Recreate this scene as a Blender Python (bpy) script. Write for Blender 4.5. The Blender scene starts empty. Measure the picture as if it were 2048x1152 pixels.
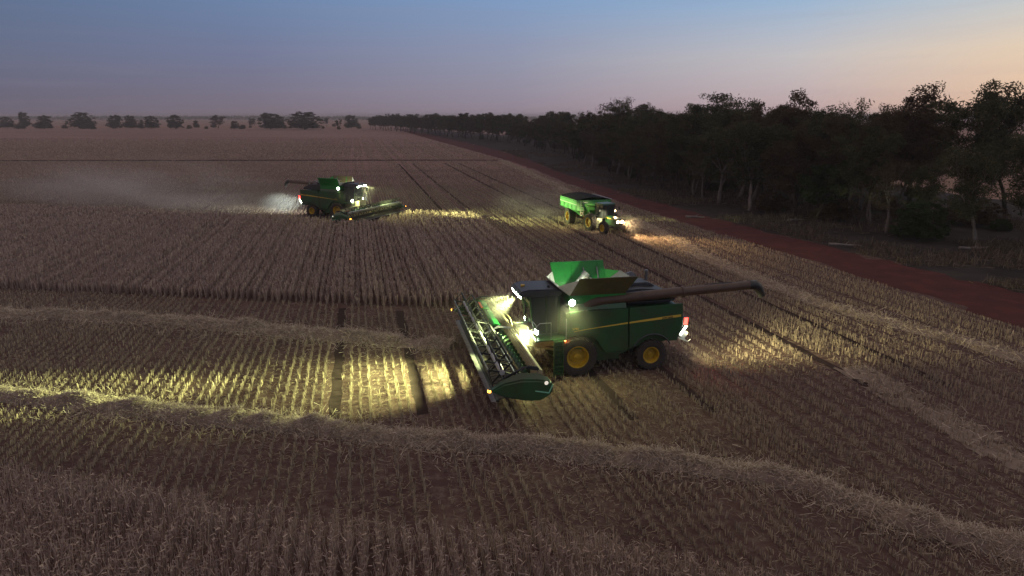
import bpy, bmesh, math, random
import numpy as np
from mathutils import Vector, Matrix
sc = bpy.context.scene
COL = sc.collection
R = math.radians
random.seed(5)
rng = np.random.default_rng(11)

# ------------------------------------------------------------------ camera
PITCH = math.atan(344 / 1366.0)
cam_d = bpy.data.cameras.new('camera')
cam_d.sensor_width = 36.0
cam_d.lens = 36.0 * 1366 / 2048
cam_d.clip_start, cam_d.clip_end = 0.5, 30000
cam = bpy.data.objects.new('camera', cam_d)
cam.location = (0, 0, 12.5)
cam.rotation_euler = (math.pi / 2 - PITCH, 0, 0)
COL.objects.link(cam)
sc.camera = cam

# ------------------------------------------------------------------ dusk sky
SUN_AZ = R(70)           # clockwise from +Y: the glow is out of frame to the right
world = bpy.data.worlds.new('World')
sc.world = world
world.use_nodes = True
wn, wl = world.node_tree.nodes, world.node_tree.links
wn.clear()


def srgb(c):
    return tuple((x / 255 / 12.92 if x / 255 <= .04045 else ((x / 255 + .055) / 1.055) ** 2.4) for x in c)


def wmath(op, a, b=None, clamp=False):
    n = wn.new('ShaderNodeMath')
    n.operation = op
    n.use_clamp = clamp
    for i, v in enumerate((a, b)):
        if v is None:
            continue
        if isinstance(v, (int, float)):
            n.inputs[i].default_value = v
        else:
            wl.new(v, n.inputs[i])
    return n.outputs[0]


tc = wn.new('ShaderNodeTexCoord')
sep = wn.new('ShaderNodeSeparateXYZ')
wl.new(tc.outputs['Generated'], sep.inputs[0])
hx = wmath('MULTIPLY', sep.outputs[0], math.sin(SUN_AZ))
hy = wmath('MULTIPLY', sep.outputs[1], math.cos(SUN_AZ))
dot = wmath('ADD', hx, hy)
hl = wmath('SQRT', wmath('ADD', wmath('MULTIPLY', sep.outputs[0], sep.outputs[0]),
                         wmath('ADD', wmath('MULTIPLY', sep.outputs[1], sep.outputs[1]), 1e-6)))
az = wmath('DIVIDE', wmath('ARCCOSINE', wmath('DIVIDE', dot, hl, False)), math.pi)   # 0 at the glow, 1 opposite
elev = wmath('DIVIDE', wmath('ARCSINE', sep.outputs[2]), math.pi / 2)              # 0..1 = 0..90 deg


def ramp(fac, stops, interp='EASE'):
    n = wn.new('ShaderNodeValToRGB')
    n.color_ramp.interpolation = interp
    el = n.color_ramp.elements
    while len(el) < len(stops):
        el.new(0.5)
    for e, (p, c) in zip(el, stops):
        e.position = p
        e.color = (*srgb(c), 1)
    wl.new(fac, n.inputs[0])
    return n.outputs[0]


# azimuth stops: 32 deg = right edge of the photo, 70 deg = centre, 108 deg = left edge
A = [0.0, .178, .27, .389, .50, .60, 1.0]
SKY_H = [(255, 196, 130), (236, 194, 160), (194, 170, 172), (150, 138, 152), (124, 114, 128), (106, 100, 116), (172, 134, 138)]
SKY_M = [(252, 212, 166), (236, 210, 180), (196, 192, 194), (146, 150, 172), (116, 122, 150), (102, 110, 134), (172, 138, 144)]
SKY_T = [(218, 210, 195), (184, 202, 212), (148, 180, 212), (128, 156, 194), (108, 133, 170), (90, 112, 145), (170, 142, 150)]
SKY_Z = [(182, 164, 160)] * 7
cols = [ramp(az, list(zip(A, c)), 'LINEAR') for c in (SKY_H, SKY_M, SKY_T, SKY_Z)]


def wmix(f, a, b):
    n = wn.new('ShaderNodeMix')
    n.data_type = 'RGBA'
    wl.new(f, n.inputs['Factor'])
    wl.new(a, n.inputs['A'])
    wl.new(b, n.inputs['B'])
    return n.outputs['Result']


def wrange(v, a, b):
    n = wn.new('ShaderNodeMapRange')
    n.interpolation_type = 'LINEAR'
    wl.new(v, n.inputs['Value'])
    n.inputs['From Min'].default_value = a
    n.inputs['From Max'].default_value = b
    return n.outputs['Result']


c = wmix(wrange(elev, 0.6 / 90, 4.3 / 90), cols[0], cols[1])
c = wmix(wrange(elev, 4.3 / 90, 8.8 / 90), c, cols[2])
c = wmix(wrange(elev, 9 / 90, 60 / 90), c, cols[3])
# thin high cloud streaks
mp = wn.new('ShaderNodeMapping')
mp.inputs['Scale'].default_value = (2.2, 2.2, 38)
mp.inputs['Rotation'].default_value = (R(2), R(-2.5), 0)
wl.new(tc.outputs['Generated'], mp.inputs[0])
nz = wn.new('ShaderNodeTexNoise')
nz.inputs['Scale'].default_value = 1.6
nz.inputs['Detail'].default_value = 5
wl.new(mp.outputs[0], nz.inputs['Vector'])
f = wrange(nz.outputs['Fac'], .52, .85)
cl = wn.new('ShaderNodeMix')
cl.data_type = 'RGBA'
cl.blend_type = 'MIX'
wl.new(wmath('MULTIPLY', f, .16), cl.inputs['Factor'])
wl.new(c, cl.inputs['A'])
cl.inputs['B'].default_value = (*srgb((150, 140, 160)), 1)
bg = wn.new('ShaderNodeBackground')
wl.new(cl.outputs['Result'], bg.inputs[0])
bg.inputs[1].default_value = 1.0
wo = wn.new('ShaderNodeOutputWorld')
wl.new(bg.outputs[0], wo.inputs[0])

# the sun has set: only a very weak, broad after-glow comes from its side
sd = bpy.data.lights.new('sun', 'SUN')
sd.energy = 0.06
sd.angle = R(60)
sd.color = (1.0, .72, .62)
sun = bpy.data.objects.new('sun', sd)
sun.rotation_euler = (R(62), 0, -SUN_AZ + math.pi)
COL.objects.link(sun)

sc.view_settings.view_transform = 'Standard'
sc.view_settings.look = 'None'
sc.view_settings.exposure = 0.0
sc.view_settings.gamma = 1.0
sc.render.engine = 'CYCLES'
cy = sc.cycles
cy.use_denoising = True
cy.max_bounces = 5
cy.diffuse_bounces = 2
cy.glossy_bounces = 3
cy.transmission_bounces = 4
cy.transparent_max_bounces = 8
cy.volume_bounces = 0
cy.sample_clamp_indirect = 3.0
cy.volume_step_rate = 2.0
cy.volume_max_steps = 128

# ------------------------------------------------------------------ helpers


def mat(name, color, rough=.6, metal=0., var=0., scale=4., color2=None, bump=0., spec=.5, dust=None, coat=0.):
    m = bpy.data.materials.new(name)
    m.use_nodes = True
    nt = m.node_tree
    b = nt.nodes['Principled BSDF']
    b.inputs['Base Color'].default_value = (*color, 1)
    b.inputs['Roughness'].default_value = rough
    b.inputs['Metallic'].default_value = metal
    b.inputs['Specular IOR Level'].default_value = spec
    b.inputs['Coat Weight'].default_value = coat
    if var or color2 or bump:
        t = nt.nodes.new('ShaderNodeTexCoord')
        n = nt.nodes.new('ShaderNodeTexNoise')
        n.inputs['Scale'].default_value = scale
        n.inputs['Detail'].default_value = 6
        n.inputs['Roughness'].default_value = .65
        nt.links.new(t.outputs['Object'], n.inputs['Vector'])
        r = nt.nodes.new('ShaderNodeValToRGB')
        c2 = color2 or tuple(x * (1 - var) for x in color)
        r.color_ramp.elements[0].position = .35
        r.color_ramp.elements[1].position = .65
        r.color_ramp.elements[0].color = (*c2, 1)
        r.color_ramp.elements[1].color = (*color, 1)
        nt.links.new(n.outputs['Fac'], r.inputs[0])
        nt.links.new(r.outputs[0], b.inputs['Base Color'])
        if bump:
            bp = nt.nodes.new('ShaderNodeBump')
            bp.inputs['Strength'].default_value = bump
            bp.inputs['Distance'].default_value = .05
            nt.links.new(n.outputs['Fac'], bp.inputs['Height'])
            nt.links.new(bp.outputs[0], b.inputs['Normal'])
    return m


def emis(name, color, strength):
    m = bpy.data.materials.new(name)
    m.use_nodes = True
    b = m.node_tree.nodes['Principled BSDF']
    b.inputs['Base Color'].default_value = (.8, .8, .8, 1)
    b.inputs['Emission Color'].default_value = (*color, 1)
    b.inputs['Emission Strength'].default_value = strength
    return m


def blade_mat(name, stops, scale, transl=.25):
    """dry plant matter: diffuse + translucent, colour varies from plant to plant"""
    m = bpy.data.materials.new(name)
    m.use_nodes = True
    nt = m.node_tree
    nt.nodes.clear()
    o = nt.nodes.new('ShaderNodeOutputMaterial')
    at = nt.nodes.new('ShaderNodeAttribute')
    at.attribute_name = 'tint'
    r = nt.nodes.new('ShaderNodeValToRGB')
    while len(r.color_ramp.elements) < len(stops):
        r.color_ramp.elements.new(.5)
    for e, (p, cc) in zip(r.color_ramp.elements, stops):
        e.position = p
        e.color = (*cc, 1)
    nt.links.new(at.outputs['Fac'], r.inputs[0])
    d = nt.nodes.new('ShaderNodeBsdfDiffuse')
    tr = nt.nodes.new('ShaderNodeBsdfTranslucent')
    mx = nt.nodes.new('ShaderNodeMixShader')
    mx.inputs[0].default_value = transl
    nt.links.new(r.outputs[0], d.inputs[0])
    nt.links.new(r.outputs[0], tr.inputs[0])
    nt.links.new(d.outputs[0], mx.inputs[1])
    nt.links.new(tr.outputs[0], mx.inputs[2])
    nt.links.new(mx.outputs[0], o.inputs[0])
    return m


def mesh_np(name, V, F, tint=None, smooth=False):
    """V (n,3); F (m,k) with constant k; tint per face"""
    me = bpy.data.meshes.new(name)
    V = np.asarray(V, np.float32)
    F = np.asarray(F, np.int32)
    k = F.shape[1]
    me.vertices.add(len(V))
    me.vertices.foreach_set('co', V.ravel())
    me.loops.add(F.size)
    me.loops.foreach_set('vertex_index', F.ravel())
    me.polygons.add(len(F))
    me.polygons.foreach_set('loop_start', np.arange(0, F.size, k, dtype=np.int32))
    me.update(calc_edges=True)
    if smooth:
        me.polygons.foreach_set('use_smooth', np.ones(len(F), bool))
    if tint is not None:
        a = me.attributes.new('tint', 'FLOAT', 'FACE')
        a.data.foreach_set('value', np.asarray(tint, np.float32))
    return me


def link(name, me, m=None, parent=None):
    o = bpy.data.objects.new(name, me)
    if m is not None:
        me.materials.append(m)
    COL.objects.link(o)
    if parent is not None:
        o.parent = parent
    return o


def tag(o, label=None, cat=None, group=None, kind=None):
    for k_, v_ in (('label', label), ('category', cat), ('group', group), ('kind', kind)):
        if v_:
            o[k_] = v_
    return o


def empty(name, loc=(0, 0, 0), rz=0., label=None, cat=None, group=None):
    o = bpy.data.objects.new(name, None)
    o.location = loc
    o.rotation_euler = (0, 0, rz)
    o.empty_display_size = .3
    COL.objects.link(o)
    return tag(o, label, cat, group)


class MB:
    def __init__(s):
        s.v, s.f = [], []

    def add(s, vs, fs):
        n = len(s.v)
        s.v += [tuple(p) for p in vs]
        s.f += [tuple(i + n for i in q) for q in fs]
        return s

    def box(s, x0, x1, y0, y1, z0, z1):
        return s.add([(x, y, z) for x in (x0, x1) for y in (y0, y1) for z in (z0, z1)],
                     [(0, 1, 3, 2), (4, 6, 7, 5), (0, 4, 5, 1), (2, 3, 7, 6), (0, 2, 6, 4), (1, 5, 7, 3)])

    def obox(s, c, ax, ay, az_):
        c, ax, ay, az_ = map(Vector, (c, ax, ay, az_))
        return s.add([c + ax * i + ay * j + az_ * k for i in (-1, 1) for j in (-1, 1) for k in (-1, 1)],
                     [(0, 1, 3, 2), (4, 6, 7, 5), (0, 4, 5, 1), (2, 3, 7, 6), (0, 2, 6, 4), (1, 5, 7, 3)])

    def loft(s, a, b):
        n = len(a)
        fs = [tuple(reversed(range(n))), tuple(range(n, 2 * n))]
        fs += [(i, (i + 1) % n, n + (i + 1) % n, n + i) for i in range(n)]
        return s.add(list(a) + list(b), fs)

    def prism_xz(s, poly, y0, y1):
        return s.loft([(x, y0, z) for x, z in poly], [(x, y1, z) for x, z in poly])

    def prism_yz(s, poly, x0, x1):
        return s.loft([(x0, y, z) for y, z in poly], [(x1, y, z) for y, z in poly])

    def prism_xy(s, poly, z0, z1):
        return s.loft([(x, y, z0) for x, y in poly], [(x, y, z1) for x, y in poly])

    def plate(s, pts, t=.03):
        pts = [Vector(p) for p in pts]
        n = (pts[1] - pts[0]).cross(pts[2] - pts[0]).normalized() * t / 2
        return s.loft([p - n for p in pts], [p + n for p in pts])

    def path(s, pts, r, n=8, cap=True):
        pts = [Vector(p) for p in pts]
        rs = r if isinstance(r, (list, tuple)) else [r] * len(pts)
        base = len(s.v)
        up = Vector((0, 0, 1))
        for i, p in enumerate(pts):
            d = (pts[min(i + 1, len(pts) - 1)] - pts[max(i - 1, 0)]).normalized()
            a = d.cross(up if abs(d.z) < .95 else Vector((1, 0, 0))).normalized()
            b = d.cross(a)
            for k in range(n):
                t = 2 * math.pi * k / n
                s.v.append(tuple(p + (a * math.cos(t) + b * math.sin(t)) * rs[i]))
        for i in range(len(pts) - 1):
            for k in range(n):
                k2 = (k + 1) % n
                s.f.append((base + i * n + k, base + i * n + k2, base + (i + 1) * n + k2, base + (i + 1) * n + k))
        if cap:
            s.f.append(tuple(reversed(range(base, base + n))))
            e = base + (len(pts) - 1) * n
            s.f.append(tuple(range(e, e + n)))
        return s

    def tube(s, a, b, r, r2=None, n=8):
        return s.path([a, b], [r, r if r2 is None else r2], n)

    def lathe_y(s, prof, c, n=32):
        """profile of (radius, y) turned round the y axis through c"""
        base = len(s.v)
        m = len(prof)
        for i in range(n):
            t = 2 * math.pi * i / n
            for r_, y in prof:
                s.v.append((c[0] + r_ * math.cos(t), c[1] + y, c[2] + r_ * math.sin(t)))
        for i in range(n):
            i2 = (i + 1) % n
            for k in range(m - 1):
                s.f.append((base + i * m + k, base + i * m + k + 1, base + i2 * m + k + 1, base + i2 * m + k))
        return s

    def build(s, name, m, parent=None, bevel=0., smooth=35, loc=None):
        me = bpy.data.meshes.new(name)
        me.from_pydata(s.v, [], s.f)
        bm = bmesh.new()
        bm.from_mesh(me)
        bmesh.ops.recalc_face_normals(bm, faces=bm.faces)
        if bevel:
            ed = [e for e in bm.edges if len(e.link_faces) == 2 and e.calc_face_angle(0) > R(25)]
            bmesh.ops.bevel(bm, geom=ed, offset=bevel, segments=2, affect='EDGES', clamp_overlap=True)
        bm.to_mesh(me)
        bm.free()
        if smooth:
            me.polygons.foreach_set('use_smooth', np.ones(len(me.polygons), bool))
            me.set_sharp_from_angle(angle=R(smooth))
        o = link(name, me, m, parent)
        if loc:
            o.location = loc
        return o


def text_mesh(txt, size, m, parent, name='lettering', bold=0.):
    cu = bpy.data.curves.new(name, 'FONT')
    cu.body = txt
    cu.size = size
    cu.offset = bold
    cu.extrude = .002
    cu.resolution_u = 2
    o = bpy.data.objects.new(name, cu)
    COL.objects.link(o)
    bpy.context.view_layer.update()
    me = bpy.data.meshes.new_from_object(o.evaluated_get(bpy.context.evaluated_depsgraph_get()))
    bpy.data.objects.remove(o)
    me.name = name
    return link(name, me, m, parent)


def copy_tree(o, parent=None):
    c_ = o.copy()
    COL.objects.link(c_)
    c_.parent = parent
    for ch in list(o.children):
        copy_tree(ch, c_)
    return c_


def spot(name, parent, loc, target, power, color, size_deg, blend=.6, radius=.06):
    d = bpy.data.lights.new(name, 'SPOT')
    d.energy = power
    d.color = color
    d.spot_size = R(size_deg)
    d.spot_blend = blend
    d.shadow_soft_size = radius
    o = bpy.data.objects.new(name, d)
    o.location = loc
    o.rotation_euler = (Vector(target) - Vector(loc)).to_track_quat('-Z', 'Y').to_euler()
    COL.objects.link(o)
    o.parent = parent
    return o


def point(name, parent, loc, power, color, radius=.05):
    d = bpy.data.lights.new(name, 'POINT')
    d.energy = power
    d.color = color
    d.shadow_soft_size = radius
    o = bpy.data.objects.new(name, d)
    o.location = loc
    COL.objects.link(o)
    o.parent = parent
    return o


def pip(px, py, poly):
    ins = np.zeros(px.shape, bool)
    n = len(poly)
    for i in range(n):
        x1, y1 = poly[i]
        x2, y2 = poly[(i + 1) % n]
        cnd = (y1 > py) != (y2 > py)
        with np.errstate(divide='ignore', invalid='ignore'):
            xi = (x2 - x1) * (py - y1) / (y2 - y1 + 1e-12) + x1
        ins ^= cnd & (px < xi)
    return ins


def vnoise(x, y, sc_, seed=0):
    """smooth value noise in [0,1]"""
    g = np.random.default_rng(seed).random((64, 64))
    x, y = x / sc_, y / sc_
    xi, yi = np.floor(x).astype(int), np.floor(y).astype(int)
    fx, fy = x - xi, y - yi
    fx, fy = fx * fx * (3 - 2 * fx), fy * fy * (3 - 2 * fy)
    a, b = g[xi % 64, yi % 64], g[(xi + 1) % 64, yi % 64]
    c_, d = g[xi % 64, (yi + 1) % 64], g[(xi + 1) % 64, (yi + 1) % 64]
    return (a * (1 - fx) + b * fx) * (1 - fy) + (c_ * (1 - fx) + d * fx) * fy


def smooth_line(pts, step=.5):
    """Catmull-Rom through pts, resampled"""
    P = np.array(pts, float)
    P = np.vstack([2 * P[0] - P[1], P, 2 * P[-1] - P[-2]])
    out = []
    for i in range(1, len(P) - 2):
        n = max(2, int(np.linalg.norm(P[i + 1] - P[i]) / step))
        t = np.linspace(0, 1, n, endpoint=False)[:, None]
        a, b, c_, d = P[i - 1:i + 3]
        out.append(.5 * (2 * b + (c_ - a) * t + (2 * a - 5 * b + 4 * c_ - d) * t ** 2 + (3 * b - a - 3 * c_ + d) * t ** 3))
    out.append(P[-2][None])
    return np.vstack(out)


def dist_line(x, y, line):
    """distance to a polyline (coarse: nearest resampled vertex)"""
    d = np.full(x.shape, 1e9)
    for a, b in zip(line[:-1], line[1:]):
        ab = b - a
        t = np.clip(((x - a[0]) * ab[0] + (y - a[1]) * ab[1]) / (ab @ ab + 1e-9), 0, 1)
        d = np.minimum(d, np.hypot(x - a[0] - t * ab[0], y - a[1] - t * ab[1]))
    return d


# ------------------------------------------------------------------ materials
M = {}
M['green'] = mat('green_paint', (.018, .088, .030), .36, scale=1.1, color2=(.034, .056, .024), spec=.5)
M['green_in'] = mat('green_paint_bright', (.008, .20, .026), .5, var=.25, scale=3)
M['yellow'] = mat('yellow_paint', (.55, .34, .02), .5, var=.3, scale=5)
M['stripe'] = mat('stripe_yellow', (.62, .42, .05), .5)
M['black'] = mat('black_paint', (.014, .014, .015), .5, var=.4, scale=6)
M['dark'] = mat('dark_grey_plastic', (.045, .047, .05), .5, var=.3, scale=5)
M['steel'] = mat('worn_steel', (.30, .30, .30), .38, .75, var=.5, scale=7)
M['silver'] = mat('silver_paint', (.5, .5, .5), .4, .3, var=.4, scale=6)
M['rubber'] = mat('tyre_rubber', (.022, .019, .018), .9, var=.0, scale=7, color2=(.05, .036, .028), bump=.3)
M['glass'] = mat('cab_glass', (.03, .045, .04), .06, spec=.9)
M['dusty'] = mat('dusty_cream_steel', (.34, .29, .17), .7, var=.35, scale=5)
M['belt'] = mat('draper_belt', (.03, .03, .028), .7, var=.4, scale=5, color2=(.12, .10, .06))
M['grey'] = mat('grey_panel', (.20, .20, .20), .6, var=.3)
M['white'] = mat('white_paint', (.62, .62, .58), .5, var=.2)
M['tarp'] = mat('black_tarp', (.010, .010, .012), .9, var=.4, scale=2, bump=.4, spec=.1)
M['grain'] = mat('wheat_grain', (.42, .26, .09), .8, var=.4, scale=30, bump=.5)
M['flap'] = mat('flap_lit_olive', (.10, .080, .032), .55, var=.35, scale=2)  # warm olive of the side lamp and reflections put into the colour
M['auger'] = mat('auger_paint_red_reflection', (.085, .048, .028), .5, var=.3, scale=2)  # reflection of the red ground is painted into this colour
M['soil'] = mat('red_soil', (.1, .05, .04), .95, var=.4, scale=.4)
M['led'] = emis('led_lens', (.86, 1.0, .80), 60)
M['led_soft'] = emis('rear_led_lens', (.95, 1.0, .78), 14)
M['halogen'] = emis('halogen_lens', (1.0, .74, .36), 45)
M['red_lens'] = emis('red_lens', (1.0, .03, .015), 9)
M['amber_lens'] = emis('amber_lens', (1.0, .42, .03), 8)
M['orange_marker'] = emis('orange_marker', (1.0, .12, .02), 3)
M['reflector'] = mat('pale_green_reflector', (.25, .6, .40), .35)

# ------------------------------------------------------------------ field layout (metres)
RA = R(12.6)                       # the seed rows run along this azimuth, left of straight ahead
VV = np.array([-math.sin(RA), math.cos(RA)])
UU = np.array([math.cos(RA), math.sin(RA)])
ROW = .42
NEAR_CROP = [(-34, 24.6), (-25, 23.0), (-17.8, 21.5), (-12.7, 20.2), (-8.2, 19.0), (-4.9, 18.4), (-.4, 17.8), (1.8, 17.5),
             (5.2, 16.4), (7.6, 15.4), (9.5, 13), (9.5, 8), (-34, 8)]
FAR_CROP = [(-90, 60), (-60, 52.6), (-38.1, 49.3), (-26.1, 47.4), (-18.4, 46.1), (-11.1, 45.0), (-4.2, 44.2), (2.0, 43.8), (4.4, 44.6),
            (5.0, 47.0), (3.4, 53.6), (1.2, 62.4), (-1.3, 72.9), (-4.1, 84.8), (-4.6, 87.2), (-6, 87.6), (-13.0, 87.7), (-16.6, 79.4), (-19.4, 79.4),
            (-25.6, 82.0), (-47.7, 89.9), (-71.4, 95.3), (-100, 101)]
ROAD_L = [(-116, 695), (-60, 452), (-3.6, 210), (11.6, 126.6), (18.2, 93.4), (24.3, 68.6), (27.8, 54.9), (29.9, 44.9), (31.2, 39.8), (33.5, 30), (36, 20), (38, 8)]
ROAD_R = [(-106, 695), (-54, 470), (-4.4, 256.3), (11, 157.5), (20.9, 103.7), (27.5, 78.3), (31.9, 63.4), (36.9, 47.6), (40, 37), (42, 28), (45, 18), (48, 8)]
TREE_FRONT = [(-143, 695), (-88, 560), (-30, 405), (-3, 330), (13.4, 245.6), (21.0, 165.0), (24.4, 121.2), (28.6, 102.5), (32.4, 92.5), (36.5, 84.5),
              (40.9, 77.0), (44.8, 70.6), (50.5, 62.6), (56, 54)]
WINDROW = {
    'a': ([(-60, 46.5), (-46, 44.6), (-33.3, 42.7), (-26.3, 41.8), (-19.2, 40.3), (-12.5, 38.5), (-6.4, 36.9), (-3.3, 36.4)], .74, .40),
    'b': ([(-40, 32.5), (-32, 31), (-23.5, 29.2), (-18.3, 28.2), (-13.3, 27.0), (-8.8, 26.0), (-4.5, 25.0), (-.5, 24.3), (3.3, 23.5), (6.9, 22.7),
           (9.4, 21.9), (10.7, 20.9), (11.8, 19.9), (13.5, 18.6), (15.2, 17.7), (17.5, 16.8), (20, 16)], .58, .44),
    'c': ([(17.2, 33), (17.5, 31.2), (18.1, 27.7), (18.6, 24.9), (19.6, 22.4), (22, 19.5)], 1.0, .05),
    'd': ([(-3.0, 200), (9.5, 118), (14.0, 89), (16.6, 73), (18.0, 58.8), (20.6, 47.2), (23.1, 41.4), (25.7, 37.0), (28.4, 32.4), (31, 27)], .9, .14),
}
TRAMS = [-1.5, 2.2, 10.9, 14.6, 23.3, 27.0]


# ------------------------------------------------------------------ ground
def field_material():
    m = bpy.data.materials.new('stubble_field_soil')
    m.use_nodes = True
    nt = m.node_tree
    b = nt.nodes['Principled BSDF']
    b.inputs['Roughness'].default_value = 1
    b.inputs['Specular IOR Level'].default_value = .05
    g = nt.nodes.new('ShaderNodeNewGeometry')

    def mapping(scale, rot=0.):
        mp_ = nt.nodes.new('ShaderNodeMapping')
        mp_.inputs['Scale'].default_value = scale
        mp_.inputs['Rotation'].default_value = (0, 0, rot)
        nt.links.new(g.outputs['Position'], mp_.inputs[0])
        return mp_.outputs[0]

    def noise(vec, scale, detail=4, rough=.6):
        n = nt.nodes.new('ShaderNodeTexNoise')
        n.inputs['Scale'].default_value = scale
        n.inputs['Detail'].default_value = detail
        n.inputs['Roughness'].default_value = rough
        nt.links.new(vec, n.inputs['Vector'])
        return n.outputs['Fac']

    def ramp_(f, stops):
        r = nt.nodes.new('ShaderNodeValToRGB')
        while len(r.color_ramp.elements) < len(stops):
            r.color_ramp.elements.new(.5)
        for e, (p, cc) in zip(r.color_ramp.elements, stops):
            e.position = p
            e.color = (*cc, 1) if isinstance(cc, tuple) else (cc, cc, cc, 1)
        nt.links.new(f, r.inputs[0])
        return r.outputs[0]

    def mix(f, a, b_):
        n = nt.nodes.new('ShaderNodeMix')
        n.data_type = 'RGBA'
        nt.links.new(f, n.inputs['Factor'])
        nt.links.new(a, n.inputs['A'])
        nt.links.new(b_, n.inputs['B'])
        return n.outputs['Result']

    soil = ramp_(noise(mapping((1, 1, 1)), .35, 8), [(.3, (.070, .042, .038)), (.7, (.115, .070, .060))])
    litter = ramp_(noise(mapping((1, 1, 1)), 5.5, 8, .7), [(.3, (.13, .10, .082)), (.7, (.26, .205, .155))])
    near = mix(ramp_(noise(mapping((1, 1, 1)), 2.2, 8, .75), [(.48, 0.), (.70, 1.)]), soil, litter)
    # beyond the modelled stalks the stubble closes up: paler, in long swaths across; haze is put into the tint too
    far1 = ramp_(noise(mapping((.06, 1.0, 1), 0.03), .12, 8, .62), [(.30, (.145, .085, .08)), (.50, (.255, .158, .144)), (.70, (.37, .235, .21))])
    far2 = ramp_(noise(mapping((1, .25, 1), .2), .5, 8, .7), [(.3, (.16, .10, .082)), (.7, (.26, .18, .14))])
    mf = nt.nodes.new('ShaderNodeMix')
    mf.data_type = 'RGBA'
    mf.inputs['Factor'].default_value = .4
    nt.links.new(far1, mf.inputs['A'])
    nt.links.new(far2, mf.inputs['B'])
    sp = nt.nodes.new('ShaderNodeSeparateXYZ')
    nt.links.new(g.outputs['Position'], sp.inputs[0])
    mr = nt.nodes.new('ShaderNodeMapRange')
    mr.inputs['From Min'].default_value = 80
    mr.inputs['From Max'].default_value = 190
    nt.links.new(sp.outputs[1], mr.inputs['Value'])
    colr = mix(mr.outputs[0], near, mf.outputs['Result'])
    nt.links.new(colr, b.inputs['Base Color'])
    bp = nt.nodes.new('ShaderNodeBump')
    bp.inputs['Strength'].default_value = .8
    bp.inputs['Distance'].default_value = .08
    nt.links.new(noise(mapping((1, 1, 1)), 6, 6, .7), bp.inputs['Height'])
    nt.links.new(bp.outputs[0], b.inputs['Normal'])
    return m


G = 5200
o = link('field_ground', mesh_np('field_ground', [(-G, -200, 0), (G, -200, 0), (G, G, 0), (-G, G, 0)], [(0, 1, 2, 3)]), field_material())
tag(o, kind='structure')


def strip(name, left, right, z, m, step=1.6, wob=.35, seed=3):
    a, b = smooth_line(left, step), smooth_line(right, step)
    n = max(len(a), len(b))

    def rs(p):
        d = np.r_[0, np.cumsum(np.hypot(*np.diff(p, axis=0).T))]
        t = np.linspace(0, d[-1], n)
        return np.c_[np.interp(t, d, p[:, 0]), np.interp(t, d, p[:, 1])]
    a, b = rs(a), rs(b)
    r_ = np.random.default_rng(seed)
    a += r_.normal(0, wob, a.shape)
    b += r_.normal(0, wob, b.shape)
    V = np.r_[np.c_[a, np.full(n, z)], np.c_[b, np.full(n, z)]]
    F = [(i, i + n, i + n + 1, i + 1) for i in range(n - 1)]
    return tag(link(name, mesh_np(name, V, F), m), kind='structure')


M['road'] = mat('red_dirt_track', (.095, .029, .025), .95, var=0, scale=.5, color2=(.052, .018, .017), bump=.4, spec=.1)
M['verge'] = mat('dark_leaf_litter', (.050, .043, .040), 1., var=0, scale=.25, color2=(.024, .020, .020), bump=.6, spec=.05)
M['paddock'] = mat('pale_far_paddock', (.30, .20, .16), 1., var=.2, scale=.01, spec=0)
M['bank'] = mat('bare_soil_track', (.052, .036, .034), 1., var=.4, scale=1.5, spec=0)
strip('dirt_road', ROAD_L, ROAD_R, .012, M['road'])
strip('verge_ground', [(x - .3, y) for x, y in ROAD_R], [(x + 46, y + 6) for x, y in TREE_FRONT[:-3]] + [(84, 74), (86, 62), (90, 30), (92, 8)], .006, M['verge'], wob=.5)
strip('field_track', [(-600, 196), (-148, 203), (-76, 204), (-3.6, 204.5), (3, 200)], [(-600, 190), (-153, 197.5), (-79, 198.6), (-3.7, 200.4), (4, 196)], .008, M['bank'], wob=.3)
for w0 in TRAMS:
    pts_l, pts_r = [], []
    for t in np.arange(27.5 if w0 < 3 else 25, 60 if w0 < 3 else 190, 1.5):
        wob = .05 * math.sin(t * 1.7 + w0)
        for lst, dw in ((pts_l, -.25), (pts_r, .25)):
            lst.append(tuple(UU * (w0 + dw + wob) + VV * t))
    pl = [(a, b) for a, b in zip(pts_l, pts_r) if a[0] < np.interp(a[1], [p[1] for p in ROAD_L[::-1]], [p[0] for p in ROAD_L[::-1]]) - 1
          and not pip(np.array([a[0]]), np.array([a[1]]), FAR_CROP)[0]]
    seg = []
    for k_ in range(len(pl) + 1):
        if k_ < len(pl) and (not seg or math.hypot(pl[k_][0][0] - seg[-1][0][0], pl[k_][0][1] - seg[-1][0][1]) < 4):
            seg.append(pl[k_])
            continue
        if len(seg) > 3:
            strip('wheel_track', [q[0] for q in seg], [q[1] for q in seg], .005, M['bank'], 1.2, .03)
        seg = [pl[k_]] if k_ < len(pl) else []
for i, (y0, y1, x0, x1) in enumerate([(715, 1050, -900, -150), (1120, 2100, -1800, 300)]):
    tag(link('far_paddock', mesh_np('far_paddock', [(x0, y0, .02), (x1, y0, .02), (x1 - 60, y1, .02), (x0 - 300, y1, .02)], [(0, 1, 2, 3)]), M['paddock']), kind='structure')
tag(link('far_paddock', mesh_np('far_paddock', [(72, 40, .003), (420, 10, .003), (700, 900, .003), (50, 420, .003)], [(0, 1, 2, 3)]), M['paddock']), kind='structure')

# ------------------------------------------------------------------ plant matter fields
WL = {k: smooth_line(v[0], 1.5) for k, v in WINDROW.items()}


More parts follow.
